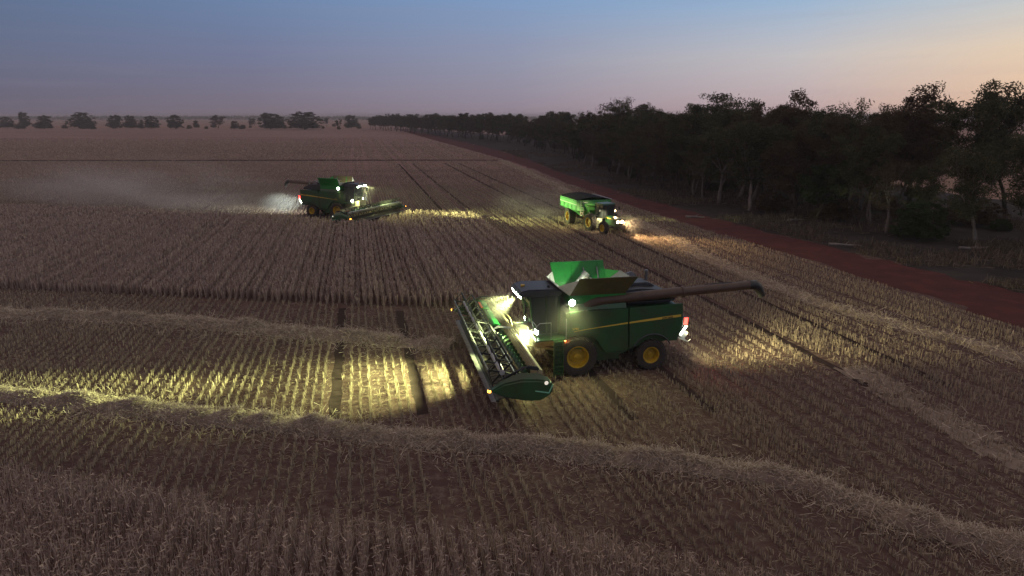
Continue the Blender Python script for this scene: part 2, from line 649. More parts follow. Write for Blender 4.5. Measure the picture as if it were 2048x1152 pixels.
def rows_points(poly_keep, y_range, along, x_lim, jit):
    """points on the seed rows, at a near-regular spacing so that the cross-lattice shows"""
    y0, y1 = y_range
    corners = np.array([(x, y) for x in x_lim for y in y_range])
    w = corners @ UU
    t = corners @ VV
    W = np.arange(math.floor(w.min() / ROW), math.ceil(w.max() / ROW)) * ROW
    T = np.arange(t.min(), t.max(), along)
    ww, tt = np.meshgrid(W, T, indexing='ij')
    ww = ww.ravel() + rng.normal(0, .03, ww.size)
    tt = tt.ravel() + rng.normal(0, along * jit, tt.size)
    x = ww * UU[0] + tt * VV[0]
    y = ww * UU[1] + tt * VV[1]
    k = (y > y0) & (y < y1) & (x < .80 * y + 3) & (x > -1.05 * y - 8)
    k &= (x > x_lim[0]) & (x < x_lim[1])
    return x[k], y[k]


def blades(px, py, n, h, hj, w, lean, spread, base_z=0., ear=0.):
    """n upright blades per point (tapered quads, random facing); returns V,F,tint"""
    N = len(px) * n
    x = np.repeat(px, n) + rng.normal(0, spread, N)
    y = np.repeat(py, n) + rng.normal(0, spread, N)
    hh = (np.repeat(h, n) if np.ndim(h) else np.full(N, h)) * (1 + rng.normal(0, hj, N))
    hh = np.maximum(hh, .05)
    a = rng.random(N) * math.pi
    ww = (np.repeat(w, n) if np.ndim(w) else np.full(N, w)) * (.6 + .8 * rng.random(N)) / 2
    dx, dy = np.cos(a) * ww, np.sin(a) * ww
    lx, ly = rng.normal(0, lean, N) * hh, rng.normal(0, lean, N) * hh
    z0 = np.full(N, base_z)
    V = np.empty((N, 4, 3), np.float32)
    V[:, 0] = np.c_[x - dx, y - dy, z0]
    V[:, 1] = np.c_[x + dx, y + dy, z0]
    tp = .55 + ear
    V[:, 2] = np.c_[x + lx + dx * tp, y + ly + dy * tp, hh]
    V[:, 3] = np.c_[x + lx - dx * tp, y + ly - dy * tp, hh]
    F = np.arange(N * 4).reshape(N, 4)
    return V.reshape(-1, 3), F, rng.random(N)


def join(parts):
    V, F, T, n = [], [], [], 0
    for v, f, t in parts:
        V.append(v)
        F.append(f + n)
        T.append(t)
        n += len(v)
    return np.vstack(V), np.vstack(F), np.concatenate(T)


def road_x(y):
    L_ = np.array(ROAD_L)[::-1]
    return np.interp(y, L_[:, 1], L_[:, 0])


def in_field(x, y):
    return x < road_x(y) - .4


M['stubble'] = blade_mat('stubble_straw', [(0, (.18, .138, .118)), (.5, (.36, .285, .215)), (1, (.55, .45, .32))], 1)
M['crop'] = blade_mat('ripe_wheat', [(0, (.23, .165, .148)), (.5, (.40, .30, .25)), (1, (.60, .47, .37))], 1)
M['straw'] = blade_mat('loose_straw', [(0, (.24, .185, .15)), (.5, (.50, .41, .32)), (1, (.70, .60, .47))], 1, .2)


def stubble():
    parts = []
    for (y0, y1, along, n, w, jit) in [(12, 30, .115, 5, .026, .25), (30, 48, .15, 5, .032, .25), (48, 80, .17, 4, .038, .25), (80, 130, .25, 4, .06, .28), (130, 215, .6, 2, .12, .3), (215, 420, 1.5, 2, .26, .3)]:
        x, y = rows_points(None, (y0, y1), along, (-330, 34), jit)
        k = in_field(x, y)
        x, y = x[k], y[k]
        k = ~pip(x, y, NEAR_CROP) & ~pip(x, y, FAR_CROP)
        k &= ~((y > 198) & (y < 204.5) & (x < 3))
        x, y = x[k], y[k]
        ww = x * UU[0] + y * UU[1]
        keep = np.ones(len(x), bool)
        if y0 == 215:
            keep &= rng.random(len(x)) < np.clip((430 - y) / 215, 0, 1)
        tram = np.min(np.abs(ww[:, None] - np.array(TRAMS)[None]), axis=1)
        ww_r = ww
        keep &= ~((tram < .27) & (x * VV[0] + y * VV[1] > 26.5) & (rng.random(len(x)) < .93))
        h = .14 + .10 * vnoise(x, y, 3.2, 4) + .05 * rng.random(len(x))
        # no two drill rows stand alike: some were pressed flat by tyres, some grew thin
        ri = np.round((x * UU[0] + y * UU[1]) / ROW).astype(int)
        rowk = np.random.default_rng(31).random(2000)[ri % 2000]
        right = np.clip((ww_r - 2) / 6, .25, 1)
        h *= 1 - right * .55 * (rowk < .34)
        keep &= ~((rowk < .34 * right) & (rng.random(len(x)) < .72))
        for kk, (pts, wd, ht) in WINDROW.items():
            if y0 > 60 and kk != 'd':
                continue
            d = dist_line(x, y, WL[kk])
            if kk in 'ab':
                keep &= ~((d < wd * .6))
            # the combine's wheels ran either side of the windrow
            keep &= ~((np.abs(d - wd * 1.35) < .22) & (rng.random(len(x)) < .8))
        # patchy, thin places
        keep &= rng.random(len(x)) < .80 + .35 * vnoise(x, y, 5.5, 9)
        # along the headland on the right the stalks are knocked about
        x, y, h = x[keep], y[keep], h[keep]
        parts.append(blades(x, y, n, h, .22, w, .11, 0.023))
    V, F, T = join(parts)
    tag(link('stubble', mesh_np('stubble', V, F, T), M['stubble']), 'short pale wheat stubble standing in rows over the cut field', 'stubble', kind='stuff')


def loose_litter():
    """chopped straw lying between the rows"""
    N = 80000
    y = 14 + 46 * rng.random(N) ** 1.0
    x = (rng.random(N) * 2 - 1) * (.8 * y + 2)
    tr_ = np.min(np.abs((x * UU[0] + y * UU[1])[:, None] - np.array(TRAMS)[None]), axis=1)
    k = in_field(x, y) & (tr_ > .27) & ~pip(x, y, NEAR_CROP) & ~pip(x, y, FAR_CROP) & (rng.random(N) < .25 + vnoise(x, y, 4, 21))
    x, y = x[k], y[k]
    return x, y


def straws(x, y, z, ln, w, lift, tintlo=0.):
    N = len(x)
    a = rng.random(N) * 2 * math.pi
    el = rng.normal(0, lift, N)
    L_ = ln * (.4 + rng.random(N))
    dx, dy, dz = np.cos(a) * np.cos(el) * L_ / 2, np.sin(a) * np.cos(el) * L_ / 2, np.sin(el) * L_ / 2
    b = rng.random(N) * math.pi * 2
    wx, wy, wz = -np.sin(a) * np.cos(b) * w / 2, np.cos(a) * np.cos(b) * w / 2, np.sin(b) * w / 2
    zz = np.maximum(z, np.abs(dz) + .01)
    c_ = np.c_[x, y, zz]
    D, W_ = np.c_[dx, dy, dz], np.c_[wx, wy, wz]
    V = np.stack([c_ - D - W_, c_ - D + W_, c_ + D + W_, c_ + D - W_], 1).astype(np.float32)
    return V.reshape(-1, 3), np.arange(N * 4).reshape(N, 4), tintlo + (1 - tintlo) * rng.random(N)


def crop_near():
    x, y = rows_points(None, (9, 25), .062, (-34, 10), .4)
    edge = vnoise(x, y, .9, 3) * .9
    k = pip(x, y - edge + .3, NEAR_CROP)
    k &= rng.random(len(x)) < .55 + .6 * vnoise(x, y, 1.1, 12)
    x, y = x[k], y[k]
    h = .58 + .30 * vnoise(x, y, 1.3, 7) + .06 * rng.random(len(x))
    p = [blades(x, y, 3, h, .12, .017, .13, .05, ear=.2)]
    # drooping flag leaves and ears
    N = len(x)
    for f_, ln, w in ((.95, .17, .022), (.8, .22, .018), (1.02, .12, .03), (.6, .2, .018)):
        v = straws(x + rng.normal(0, .07, N), y + rng.normal(0, .07, N), h * f_ + rng.normal(0, .05, N), ln, w, .75)
        p.append(v)
    V, F, T = join(p)
    tag(link('standing_wheat', mesh_np('standing_wheat', V, F, T), M['crop']), 'uncut ripe wheat filling the near bottom left corner', 'wheat crop', kind='stuff')


def crop_far():
    parts = []
    for y0, y1, along, n, w in [(42, 56, .11, 5, .045), (56, 75, .15, 4, .06), (75, 104, .22, 4, .09)]:
        x, y = rows_points(None, (y0, y1), along, (-100, 8), .35)
        k = pip(x, y + .5 * (vnoise(x, y, .7, 5) - .5), FAR_CROP)
        k &= rng.random(len(x)) < .72 + .5 * vnoise(x, y, 2.2, 32)
        x, y = x[k], y[k]
        h = .66 + .16 * vnoise(x, y, 2.5, 8) + .08 * rng.random(len(x))
        h *= 1 - .22 * (np.random.default_rng(5).random(2000)[np.round((x * UU[0] + y * UU[1]) / ROW).astype(int) % 2000] < .4)
        parts.append(blades(x, y, n, h, .08, w, .10, .042, ear=.35))
    V, F, T = join(parts)
    tag(link('standing_wheat', mesh_np('standing_wheat', V, F, T), M['crop']), 'uncut block of ripe wheat between the two harvesters', 'wheat crop', kind='stuff')


def windrow(key, label, dens, ln=.42, w=.02):
    pts, wd, ht = WINDROW[key]
    line = smooth_line(pts, .35)
    n = len(line)
    tg = np.gradient(line, axis=0)
    tg /= np.linalg.norm(tg, axis=1)[:, None]
    nr = np.c_[-tg[:, 1], tg[:, 0]]
    s_ = np.r_[0, np.cumsum(np.hypot(*np.diff(line, axis=0).T))]
    m = 15
    q = np.linspace(-1, 1, m)
    wob = .22 * (vnoise(s_, s_ * 0, 2.3, 17) - .5) * 2
    P = line[:, None, :] + nr[:, None, :] * ((q[None, :] + wob[:, None]) * wd * (0.85 + .3 * vnoise(s_, s_ * 0 + 5, 3.1, 18))[:, None])[:, :, None]
    hz = ht * .8 * (1 - q ** 2)[None, :] ** .8 * (.2 + 1.35 * vnoise(P[:, :, 0], P[:, :, 1], .75, 19)) + .12 * (vnoise(P[:, :, 0], P[:, :, 1], .33, 20) - .5)
    gap = np.ones(n)
    if key == 'a':           # wheel tracks cut through the windrow
        wv = line @ UU
        for t0 in (2.2,):
            gap *= 1 - np.exp(-((wv - t0) / .42) ** 2)
    hz = np.maximum(hz * gap[:, None], -.02)
    V = np.dstack([P, hz]).reshape(-1, 3)
    F = np.array([(i * m + j, (i + 1) * m + j, (i + 1) * m + j + 1, i * m + j + 1) for i in range(n - 1) for j in range(m - 1)])
    T = rng.random(len(F)) * .12
    N = int(s_[-1] * wd * 2 * dens)
    si = rng.random(N) * (n - 1.001)
    qi = np.clip(rng.normal(0, .6, N) * np.where(rng.random(N) < .16, 2.6, 1), -3.6, 3.6)
    i0 = si.astype(int)
    base = line[i0] + (line[np.minimum(i0 + 1, n - 1)] - line[i0]) * (si - i0)[:, None] + nr[i0] * ((qi + wob[i0]) * wd)[:, None]
    jj = np.clip(((qi + 1) / 2 * (m - 1)).astype(int), 0, m - 1)
    z = hz[i0, jj] * (np.abs(qi) < 1) + .05 * rng.random(N)
    k = gap[i0] > rng.random(N) * .9
    sv = straws(base[k, 0], base[k, 1], z[k], ln, w, .5)
    V, F, T = join([(V, F, T), sv])
    tag(link('straw_windrow', mesh_np('straw_windrow', V, F, T), M['straw']), label, 'windrow')


stubble()
crop_near()
crop_far()
lx, ly = loose_litter()
V_, F_, T_ = straws(lx, ly, np.full(len(lx), .02), .2, .014, .16)
tag(link('straw_litter', mesh_np('straw_litter', V_, F_, T_), M['stubble']), 'chopped straw scattered between the stubble rows', 'straw litter', kind='stuff')
windrow('a', 'straw windrow running from the left edge to the raised harvester header', 420)
windrow('b', 'long curved straw windrow crossing the whole foreground to the lower right', 720, .36, .017)
windrow('c', 'low spread-out straw windrow curving down the right side of the stubble', 22)
windrow('d', 'straight pale straw windrow alongside the red dirt track', 60, .45, .026)

# ------------------------------------------------------------------ wheels


def wheel(parent, name, x, y, z, Rt, Rr, w, side, lugs=22, dish=.55, rimmat='yellow', lug_h=.045):
    """tyre (the part) with its rim as a sub-part; side = +1 when the outside faces +y"""
    t = MB()
    h = w / 2
    sh = Rt - .06
    t.lathe_y([(Rr, -h * .78), (Rr + .06, -h * .92), ((Rr + sh) / 2, -h * 1.02), (sh - .03, -h * .95), (sh, -h * .8), (Rt - .035, -h * .3), (Rt - .035, h * .3),
               (sh, h * .8), (sh - .03, h * .95), ((Rr + sh) / 2, h * 1.02), (Rr + .06, h * .92), (Rr, h * .78)], (0, 0, 0), 44)
    for k in range(lugs):
        for s_ in (-1, 1):
            a0 = 2 * math.pi * (k + (.5 if s_ > 0 else 0)) / lugs
            a1 = a0 + .26
            p = []
            for a_, yy, r_ in ((a0, 0.03 * s_, Rt), (a1, s_ * h * .93, sh + .01)):
                p.append(Vector((math.cos(a_) * r_, yy, math.sin(a_) * r_)))
            mid = (p[0] + p[1]) / 2
            rad = Vector((mid.x, 0, mid.z)).normalized()
            ax = (p[1] - p[0]) / 2
            az_ = rad * lug_h
            ay = ax.cross(rad).normalized() * .032
            t.obox(mid - rad * .012, ax, ay, az_)
    ty = t.build('tyre', M['rubber'], parent, smooth=40, loc=(x, y, z))
    r = MB()
    o = side * h
    r.lathe_y([(Rr + .012, o * .80), (Rr + .012, o * .93), (Rr - .035, o * .90), (Rr - .06, o * .55), (Rr - .09, o * dish), (Rr * .68, o * (dish - .05)),
               (Rr * .62, o * (dish - .05)), (Rr * .60, o * (dish + .14)), (Rr * .30, o * (dish + .18)), (Rr * .28, o * (dish + .42)), (Rr * .16, o * (dish + .46)), (0.0, o * (dish + .46))], (0, 0, 0), 36)
    r.lathe_y([(Rr + .012, -o * .80), (Rr + .012, -o * .93), (Rr - .05, -o * .85), (Rr - .08, -o * .3), (0.0, -o * .25)], (0, 0, 0), 24)
    for k in range(10):
        a_ = 2 * math.pi * k / 10
        c_ = Vector((math.cos(a_) * Rr * .45, o * (dish + .16), math.sin(a_) * Rr * .45))
        r.tube(c_, c_ + Vector((0, side * .045, 0)), .022, n=6)
    r.build('rim', M[rimmat], ty, smooth=30)
    return ty


def lamp(parent, name, loc, direction, lens, r=.09, lens_name='lens'):
    """round work lamp: dark housing with a glowing lens"""
    d = Vector(direction).normalized()
    p = Vector(loc)
    b = MB()
    b.path([p - d * .12, p - d * .10, p], [r * .5, r * .9, r * 1.12], 14)
    ho = b.build(name, M['black'], parent)
    l = MB()
    l.path([p + d * .002, p + d * .02], [r, r * .9], 14)
    l.build(lens_name, M[lens], ho)
    return ho


def arc(cx, cz, r, a0, a1, n):
    return [(cx + r * math.cos(R(a0 + (a1 - a0) * i / n)), cz + r * math.sin(R(a0 + (a1 - a0) * i / n))) for i in range(n + 1)]


# ------------------------------------------------------------------ combine harvester (x forward, y left, z up; origin under the front axle)


def make_combine():
    root = empty('combine_harvester', (0, 0, 0), 0)
    # inner hull
    b = MB()
    b.prism_xz([(.55, 1.35), (.55, 3.2), (-5.3, 3.3), (-5.35, 2.2), (-5.0, 1.5), (-3.0, 1.25), (-2.4, .95), (-.9, .95), (-.6, 1.3)], -1.50, 1.50)
    b.box(-2.35, -1.15, -1.2, 1.2, .55, .96)          # cleaning shoe underside
    b.tube((0, -1.3, .95), (0, 1.3, .95), .22, n=14)   # final drives
    b.tube((-3.9, -1.25, .78), (-3.9, 1.25, .78), .12, n=10)
    b.box(-.35, .35, -1.05, 1.05, .72, 1.35)
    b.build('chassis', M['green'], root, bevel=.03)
    # side skins
    front_prof = [(.48, 2.35), (.48, 3.30), (-2.55, 3.35), (-2.62, 1.18), (-1.42, 1.12)] + arc(0, .98, 1.26, 168, 62, 10)[1:]
    rear_prof = [(-2.61, 3.353), (-5.44, 3.43), (-5.47, 2.35), (-5.22, 1.50), (-4.98, 1.47)] + arc(-3.9, .78, 1.10, 24, 156, 10)[::1] + [(-2.67, 1.18)]
    rear_prof = [(-2.61, 3.353), (-5.44, 3.43), (-5.47, 2.35), (-5.22, 1.50)] + arc(-3.9, .82, 1.12, 142, 38, 12)[::1] + [(-2.68, 1.2)]
    st_top = lambda x: 2.31 + .50 * ((.22 - x) / 5.57) ** .82
    for s in (-1, 1):
        y0, y1 = (1.60, 1.70) if s > 0 else (-1.70, -1.60)
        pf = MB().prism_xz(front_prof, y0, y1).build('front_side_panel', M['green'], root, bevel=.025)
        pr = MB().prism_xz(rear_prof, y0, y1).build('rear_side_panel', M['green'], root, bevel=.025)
        for pan, xa, xb in ((pf, .22, -2.545), (pr, -2.62, -5.36)):
            q = MB()
            xs = np.linspace(xa, xb, 14)
            wdt = lambda x: .012 + .11 * min(1, (.22 - x) / 4.6)
            up = [(x, st_top(x) + wdt(x) / 2) for x in xs]
            dn = [(x, st_top(x) - wdt(x) / 2) for x in xs[::-1]]
            q.prism_xz(up + dn, s * 1.701, s * 1.708)
            q.build('stripe', M['stripe'], pan, smooth=0)
        # rear-wheel arch lip
        MB().path([(x, s * 1.68, z) for x, z in arc(-3.9, .82, 1.10, 150, 28, 14)], .04, 6).build('wheel_arch', M['dark'], root)
        # lettering
        tx = text_mesh('S780', .17, M['stripe'], pf)
        tx.location = (.30 if s > 0 else -.22, s * 1.712, 2.40)
        tx.rotation_euler = (R(90), 0, R(180) if s > 0 else 0)
        tx2 = text_mesh('JOHN DEERE', .10, M['black'], pr, bold=.003)
        xx = -4.35
        tx2.location = (xx if s > 0 else xx - .72, s * 1.716, (st_top(xx) if s > 0 else st_top(xx - .72)) - .036)
        tx2.rotation_euler = (R(90), -R(3.2) if s < 0 else R(3.2) * -1, R(180) if s > 0 else 0)
    # front wheels / rear wheels
    for s in (-1, 1):
        wheel(root, 'tyre', 0, s * 1.42, 1.0, 1.03, .55, .74, s, 24, .12)
        wheel(root, 'tyre', -3.9, s * 1.38, .79, .84, .42, .58, s, 20, -.1)
    # shoulder between the skins and the tank, with the dark machinery bay under the auger
    b = MB()
    b.prism_yz([(-1.58, 3.33), (-1.42, 3.62), (1.42, 3.62), (1.58, 3.33)], -2.5, .42)
    b.prism_yz([(-1.1, 3.42), (-1.1, 3.62), (1.0, 3.62), (1.0, 3.42)], -5.2, -2.5)
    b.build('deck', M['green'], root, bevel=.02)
    # grain tank with its raised extensions
    b = MB()
    t_ = .05
    for s in (-1, 1):
        b.box(-2.50, .38, s * 1.38 - t_ / 2, s * 1.38 + t_ / 2, 3.62, 4.06)
    b.box(.33, .38, -1.35, 1.35, 3.62, 4.06)
    b.box(-2.50, -2.45, -1.35, 1.35, 3.62, 4.06)
    b.box(-2.45, .33, -1.35, 1.35, 3.63, 3.66)
    tank = b.build('grain_tank', M['green_in'], root)
    g = MB()
    n = 14
    for i in range(n + 1):
        for j in range(n + 1):
            g.v.append((-2.44 + 2.76 * i / n, -1.34 + 2.68 * j / n, 3.68 + .22 * math.exp(-((i / n - .5) ** 2 + (j / n - .5) ** 2) * 7)))
    for i in range(n):
        for j in range(n):
            a_ = i * (n + 1) + j
            g.f.append((a_, a_ + n + 1, a_ + n + 2, a_ + 1))
    g.build('grain_heap', M['grain'], tank)
    # left / right covers lean out; both lean backwards a little like the photo
    for s in (-1, 1):
        q = MB()
        top = 4.98
        xa, xb = (.06, -2.86) if s > 0 else (.50, -2.42)
        q.plate([(.37, s * 1.38, 4.04), (-2.45, s * 1.38, 4.04), (xb, s * 1.92, top), (xa, s * 1.92, top)], .04)
        q.path([(xb, s * 1.93, top), (xa, s * 1.93, top)], .055 if s < 0 else .03, 6)
        fl = q.build('tank_cover', M['flap'] if s > 0 else M['green_in'], root)
        for xx in (-.5, -1.9):
            r_ = MB()
            r_.obox((xx - .15, s * 1.60, 4.5), (.035, 0, 0), (.0, .02, .0), (-.06, s * .22, .40))
            r_.build('cover_rib', M['green_in'], fl)
    q = MB()
    q.plate([(.37, -1.36, 4.05), (.37, 1.36, 4.05), (.92, 1.05, 4.46), (.92, -1.05, 4.46)], .035)
    q.build('front_tank_cover', M['grey'], root)
    q = MB()
    q.plate([(-2.47, -1.36, 4.05), (-2.47, 1.36, 4.05), (-3.10, 1.1, 4.62), (-3.10, -1.1, 4.62)], .035)
    q.build('rear_tank_cover', M['grey'], root)
    for xs, cs in (((.37, .06, .92), 'f'), ((-2.45, -2.86, -3.10), 'r')):
        for s in (-1, 1):
            k_ = 1.0 if s > 0 else .62
            xt = xs[1] if s > 0 else (.45 if cs == 'f' else -2.44)
            MB().plate([(xs[0], s * 1.37, 4.05), (xs[0] + (xt - xs[0]) * k_, s * (1.37 + .53 * k_), 4.05 + .87 * k_), (xs[2], s * 1.06, 4.46 if cs == 'f' else 4.6)], .02).build(
                'corner_canvas', M['white'] if cs == 'f' else M['green_in'], root)
    # bubble-up auger and brace inside the tank
    b = MB()
    b.tube((.0, -.2, 3.68), (-.85, -.2, 4.62), .17, n=14)
    b.tube((-.85, -.2, 4.62), (-1.0, -.2, 4.78), .23, .20, n=14)
    b.tube((-1.2, -1.3, 4.5), (-1.2, 1.3, 4.5), .03)
    b.path([(-1.25, -1.7, 4.72), (-1.25, -1.45, 4.35), (-1.25, -1.3, 4.0)], .04, 6)
    b.path([(-2.0, -1.7, 4.72), (-2.0, -1.45, 4.35), (-2.0, -1.3, 4.0)], .04, 6)
    b.build('tank_auger', M['steel'], root)
    # engine hood behind the tank, louvred deck and air intake
    b = MB()
    b.prism_xz([(-2.55, 3.55), (-2.55, 4.02), (-3.4, 4.10), (-4.45, 4.02), (-5.35, 3.62), (-5.38, 3.42)], -1.15, .95)
    b.prism_xz([(-2.75, 4.02), (-2.9, 4.24), (-4.1, 4.26), (-4.5, 4.05)], -.75, .35)
    hood = b.build('engine_hood', M['dark'], root, bevel=.05)
    b = MB()
    b.lathe_y([(.0, 0), (.34, 0), (.36, .05), (.36, .18), (.0, .2)], (0, 0, 0), 24)
    b.build('air_intake', M['steel'], root, loc=(-3.6, -1.0, 4.2))
    MB().tube((-.9, .1, -.12), (-.9, .1, .42), .09, n=10).build('exhaust', M['steel'], root, loc=(-3.6, -1.0, 4.2))
    b = MB()
    for k in range(9):
        b.box(-3.0 - k * .15, -3.09 - k * .15, .955, .985, 3.62, 3.96)
    b.build('grille', M['black'], hood)
    b = MB()
    b.path([(-3.0, -1.45, 3.62), (-3.0, -1.45, 3.95), (-4.8, -1.45, 3.95), (-4.8, -1.45, 3.5)], .02, 6)
    b.build('deck_rail', M['black'], root)
    b = MB()
    b.path([(-2.7, 1.28, 3.5), (-5.1, 1.28, 3.52)], .05, 8)
    b.box(-4.9, -2.7, .98, 1.3, 3.42, 3.50)
    b.build('walkway', M['black'], root)
    # unloading auger folded along the left side
    b = MB()
    ax = [(-.30, 1.22, 3.40), (-.72, 1.24, 3.58), (-1.15, 1.26, 3.70)]
    b.path(ax, [.26, .29, .28], 18)
    b.path([(-1.1, 1.26, 3.69), (-5.55, 1.24, 3.90)], .262, 20)
    b.path([(-5.50, 1.24, 3.895), (-5.62, 1.24, 3.903)], .30, 20)
    b.path([(-3.35, 1.24, 3.80), (-3.45, 1.24, 3.80)], .278, 20)
    b.path([(-5.6, 1.24, 3.90), (-9.35, 1.2, 4.06)], .225, 20)
    au = b.build('unloading_auger', M['auger'], root, smooth=40)
    b = MB()
    b.path([(-9.25, 1.2, 4.06), (-9.60, 1.2, 4.05), (-9.80, 1.2, 3.92), (-10.08, 1.2, 3.45)], [.235, .25, .24, .17], 16)
    b.build('spout', M['black'], au)
    MB().path([(-6.8, 1.2, 4.22), (-8.3, 1.2, 4.27)], .018, 6).build('auger_hose', M['black'], au)
    # cab
    b = MB()
    b.prism_xz([(2.82, 4.02), (2.74, 4.24), (2.3, 4.34), (.75, 4.30), (.60, 4.2), (.62, 4.0), (2.1, 3.94)], -1.0, 1.0)
    roof = b.build('cab_roof', M['dark'], root, bevel=.07)
    b = MB()
    pr = [(2.25, 3.96), (.75, 3.98), (.75, 2.0), (1.75, 2.0), (2.12, 2.6)]
    b.prism_xz(pr, -.88, .88)
    cg = b.build('cab_glass', M['glass'], root, bevel=.06)
    b = MB()
    for s in (-1, 1):
        y = s * .89
        for p0, p1, r_ in (((2.24, 3.96), (2.11, 2.6), .045), ((2.11, 2.6), (1.76, 2.0), .045), ((.76, 3.98), (.76, 2.0), .06), ((1.42, 3.96), (1.38, 2.0), .035), ((1.76, 2.0), (.76, 2.0), .06)):
            b.tube((p0[0], y, p0[1]), (p1[0], y, p1[1]), r_, n=6)
    b.box(.70, 1.8, -.95, .95, 1.84, 2.0)
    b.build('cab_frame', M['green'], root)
    b = MB()
    b.box(.95, 1.45, -.28, .28, 2.2, 2.5)
    b.box(.85, 1.0, -.27, .27, 2.5, 3.2)
    for s in (-1, 1):
        m_ = MB()
        m_.path([(2.45, s * .98, 4.02), (2.62, s * 1.32, 3.92), (2.58, s * 1.36, 3.78)], .022, 6)
        m_.obox((2.58, s * 1.36, 3.52), (.03, 0, 0), (0, .13, 0), (0, 0, .24))
        m_.build('mirror', M['black'], root)
    MB().tube((1.2, .5, 4.28), (1.2, .5, 4.42), .07, n=12).build('roof_beacon', M['black'], roof)
    MB().tube((.9, -.4, 4.28), (.9, -.4, 4.70), .012).build('antenna', M['black'], roof)
    MB().path([(2.4, 0, 4.30), (2.4, 0, 4.38)], .11, 12).build('satellite_receiver', M['yellow'], roof)
    # deck in front of the cab door, railing and ladder
    b = MB()
    b.box(.55, 2.15, .92, 1.78, 1.93, 1.99)
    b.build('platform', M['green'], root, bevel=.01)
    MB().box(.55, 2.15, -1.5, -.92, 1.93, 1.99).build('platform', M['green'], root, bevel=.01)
    b = MB()
    b.path([(2.12, .98, 1.99), (2.12, .98, 2.75), (2.12, 1.72, 2.75), (2.12, 1.72, 1.99)], .024, 6)
    b.tube((2.12, .98, 2.4), (2.12, 1.72, 2.4), .02)
    b.build('railing', M['silver'], root)
    b = MB()
    b.path([(1.38, 1.74, 1.99), (1.38, 1.74, 2.85), (1.95, 1.74, 2.85), (2.1, 1.74, 2.7), (2.1, 1.74, 1.99)], .024, 6)
    b.build('railing', M['silver'], root)
    b = MB()
    b.path([(.62, 1.74, 2.0), (.62, 1.74, 3.0)], .024, 6)
    b.build('grab_rail', M['silver'], root)
    b = MB()
    for xx in (.80, 1.24):
        b.obox((xx, 1.88, 1.06), (.025, 0, 0), (0, .07, 0), (0, 0, .92))
    for k in range(9):
        b.box(.80, 1.24, 1.80, 1.96, .22 + k * .21, .25 + k * .21)
    b.box(.80, 1.24, 1.78, 1.83, .2, 1.95)
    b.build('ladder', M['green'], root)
    # feeder house
    b = MB()
    b.loft([(.6, -.72, 1.25), (.6, .72, 1.25), (.6, .72, 2.05), (.6, -.72, 2.05)], [(2.75, -.78, 1.45), (2.75, .78, 1.45), (2.75, .78, 2.25), (2.75, -.78, 2.25)])
    b.path([(.9, .85, 1.15), (2.4, .85, 1.55)], .07, 8).path([(.9, -.85, 1.15), (2.4, -.85, 1.55)], .07, 8)
    b.build('feeder_house', M['dusty'], root, bevel=.03)
    # tail: straw chopper and spreader boards
    b = MB()
    b.plate([(-5.36, -1.35, 2.30), (-5.36, 1.35, 2.30), (-5.95, 1.35, 1.72), (-5.95, -1.35, 1.72)], .05)
    b.plate([(-5.20, -1.30, 1.95), (-5.20, 1.30, 1.95), (-5.75, 1.30, 1.40), (-5.75, -1.30, 1.40)], .05)
    for s in (-1, 1):
        b.plate([(-5.36, s * 1.36, 2.30), (-5.95, s * 1.36, 1.72), (-5.75, s * 1.36, 1.40), (-5.2, s * 1.36, 1.9)], .04)
    tail = b.build('straw_chopper', M['white'], root)
    b = MB()
    b.path([(-5.25, 1.4, 1.62), (-5.95, 1.42, 1.30), (-6.1, 1.42, 1.42)], .025, 6)
    b.path([(-5.25, -1.4, 1.62), (-5.95, -1.42, 1.30), (-6.1, -1.42, 1.42)], .025, 6)
    b.tube((-5.95, 1.42, 1.3), (-5.95, -1.42, 1.3), .025)
    b.build('tail_rail', M['white'], tail)
    for s in (-1, 1):
        q = MB()
        q.obox((-5.60, s * 1.40, 1.96), (.17, .0, -.25), (0, .11, 0), (.035, 0, .024))
        wl_ = q.build('work_lamp', M['black'], root)
        MB().obox((-5.645, s * 1.42, 1.935), (.155, .0, -.235), (0, .115, 0), (.012, 0, .008)).obox((-5.60, s * 1.516, 1.96), (.15, 0, -.23), (0, .006, 0), (.03, 0, .02)).build('lens', M['led_soft'], wl_)
        q = MB()
        q.obox((-5.72, s * 1.42, 2.44), (.09, 0, 0), (0, .10, 0), (0, 0, .20))
        tl = q.build('tail_lamp', M['black'], root)
        MB().obox((-5.825, s * 1.42, 2.44), (.012, 0, 0), (0, .09, 0), (0, 0, .18)).obox((-5.72, s * 1.53, 2.44), (.085, 0, 0), (0, .008, 0), (0, 0, .18)).build('lens', M['red_lens'], tl)
    # side marker on the fender
    MB().tube((.62, 1.60, 1.98), (.62, 1.60, 1.84), .055, n=10).build('marker_lamp', M['orange_marker'], root)
    # front lamps
    for s in (-1, 1):
        for yy, xx, zz in ((.86, 2.70, 3.98), (.66, 2.76, 4.00), (.30, 2.80, 4.04)):
            lamp(root, 'work_lamp', (xx, s * yy, zz), (1, s * .12, -.28), 'led', .085)
        lamp(root, 'work_lamp', (1.98, s * 1.20, 2.26), (1, s * .5, -.15), 'led', .15)
        lamp(root, 'work_lamp', (.30, s * 1.56, 3.74), (.12, s, -.10), 'led', .16)
        MB().tube((.22, s * 1.42, 3.62), (.26, s * 1.5, 3.72), .025).build('lamp_bracket', M['black'], root)
    return root


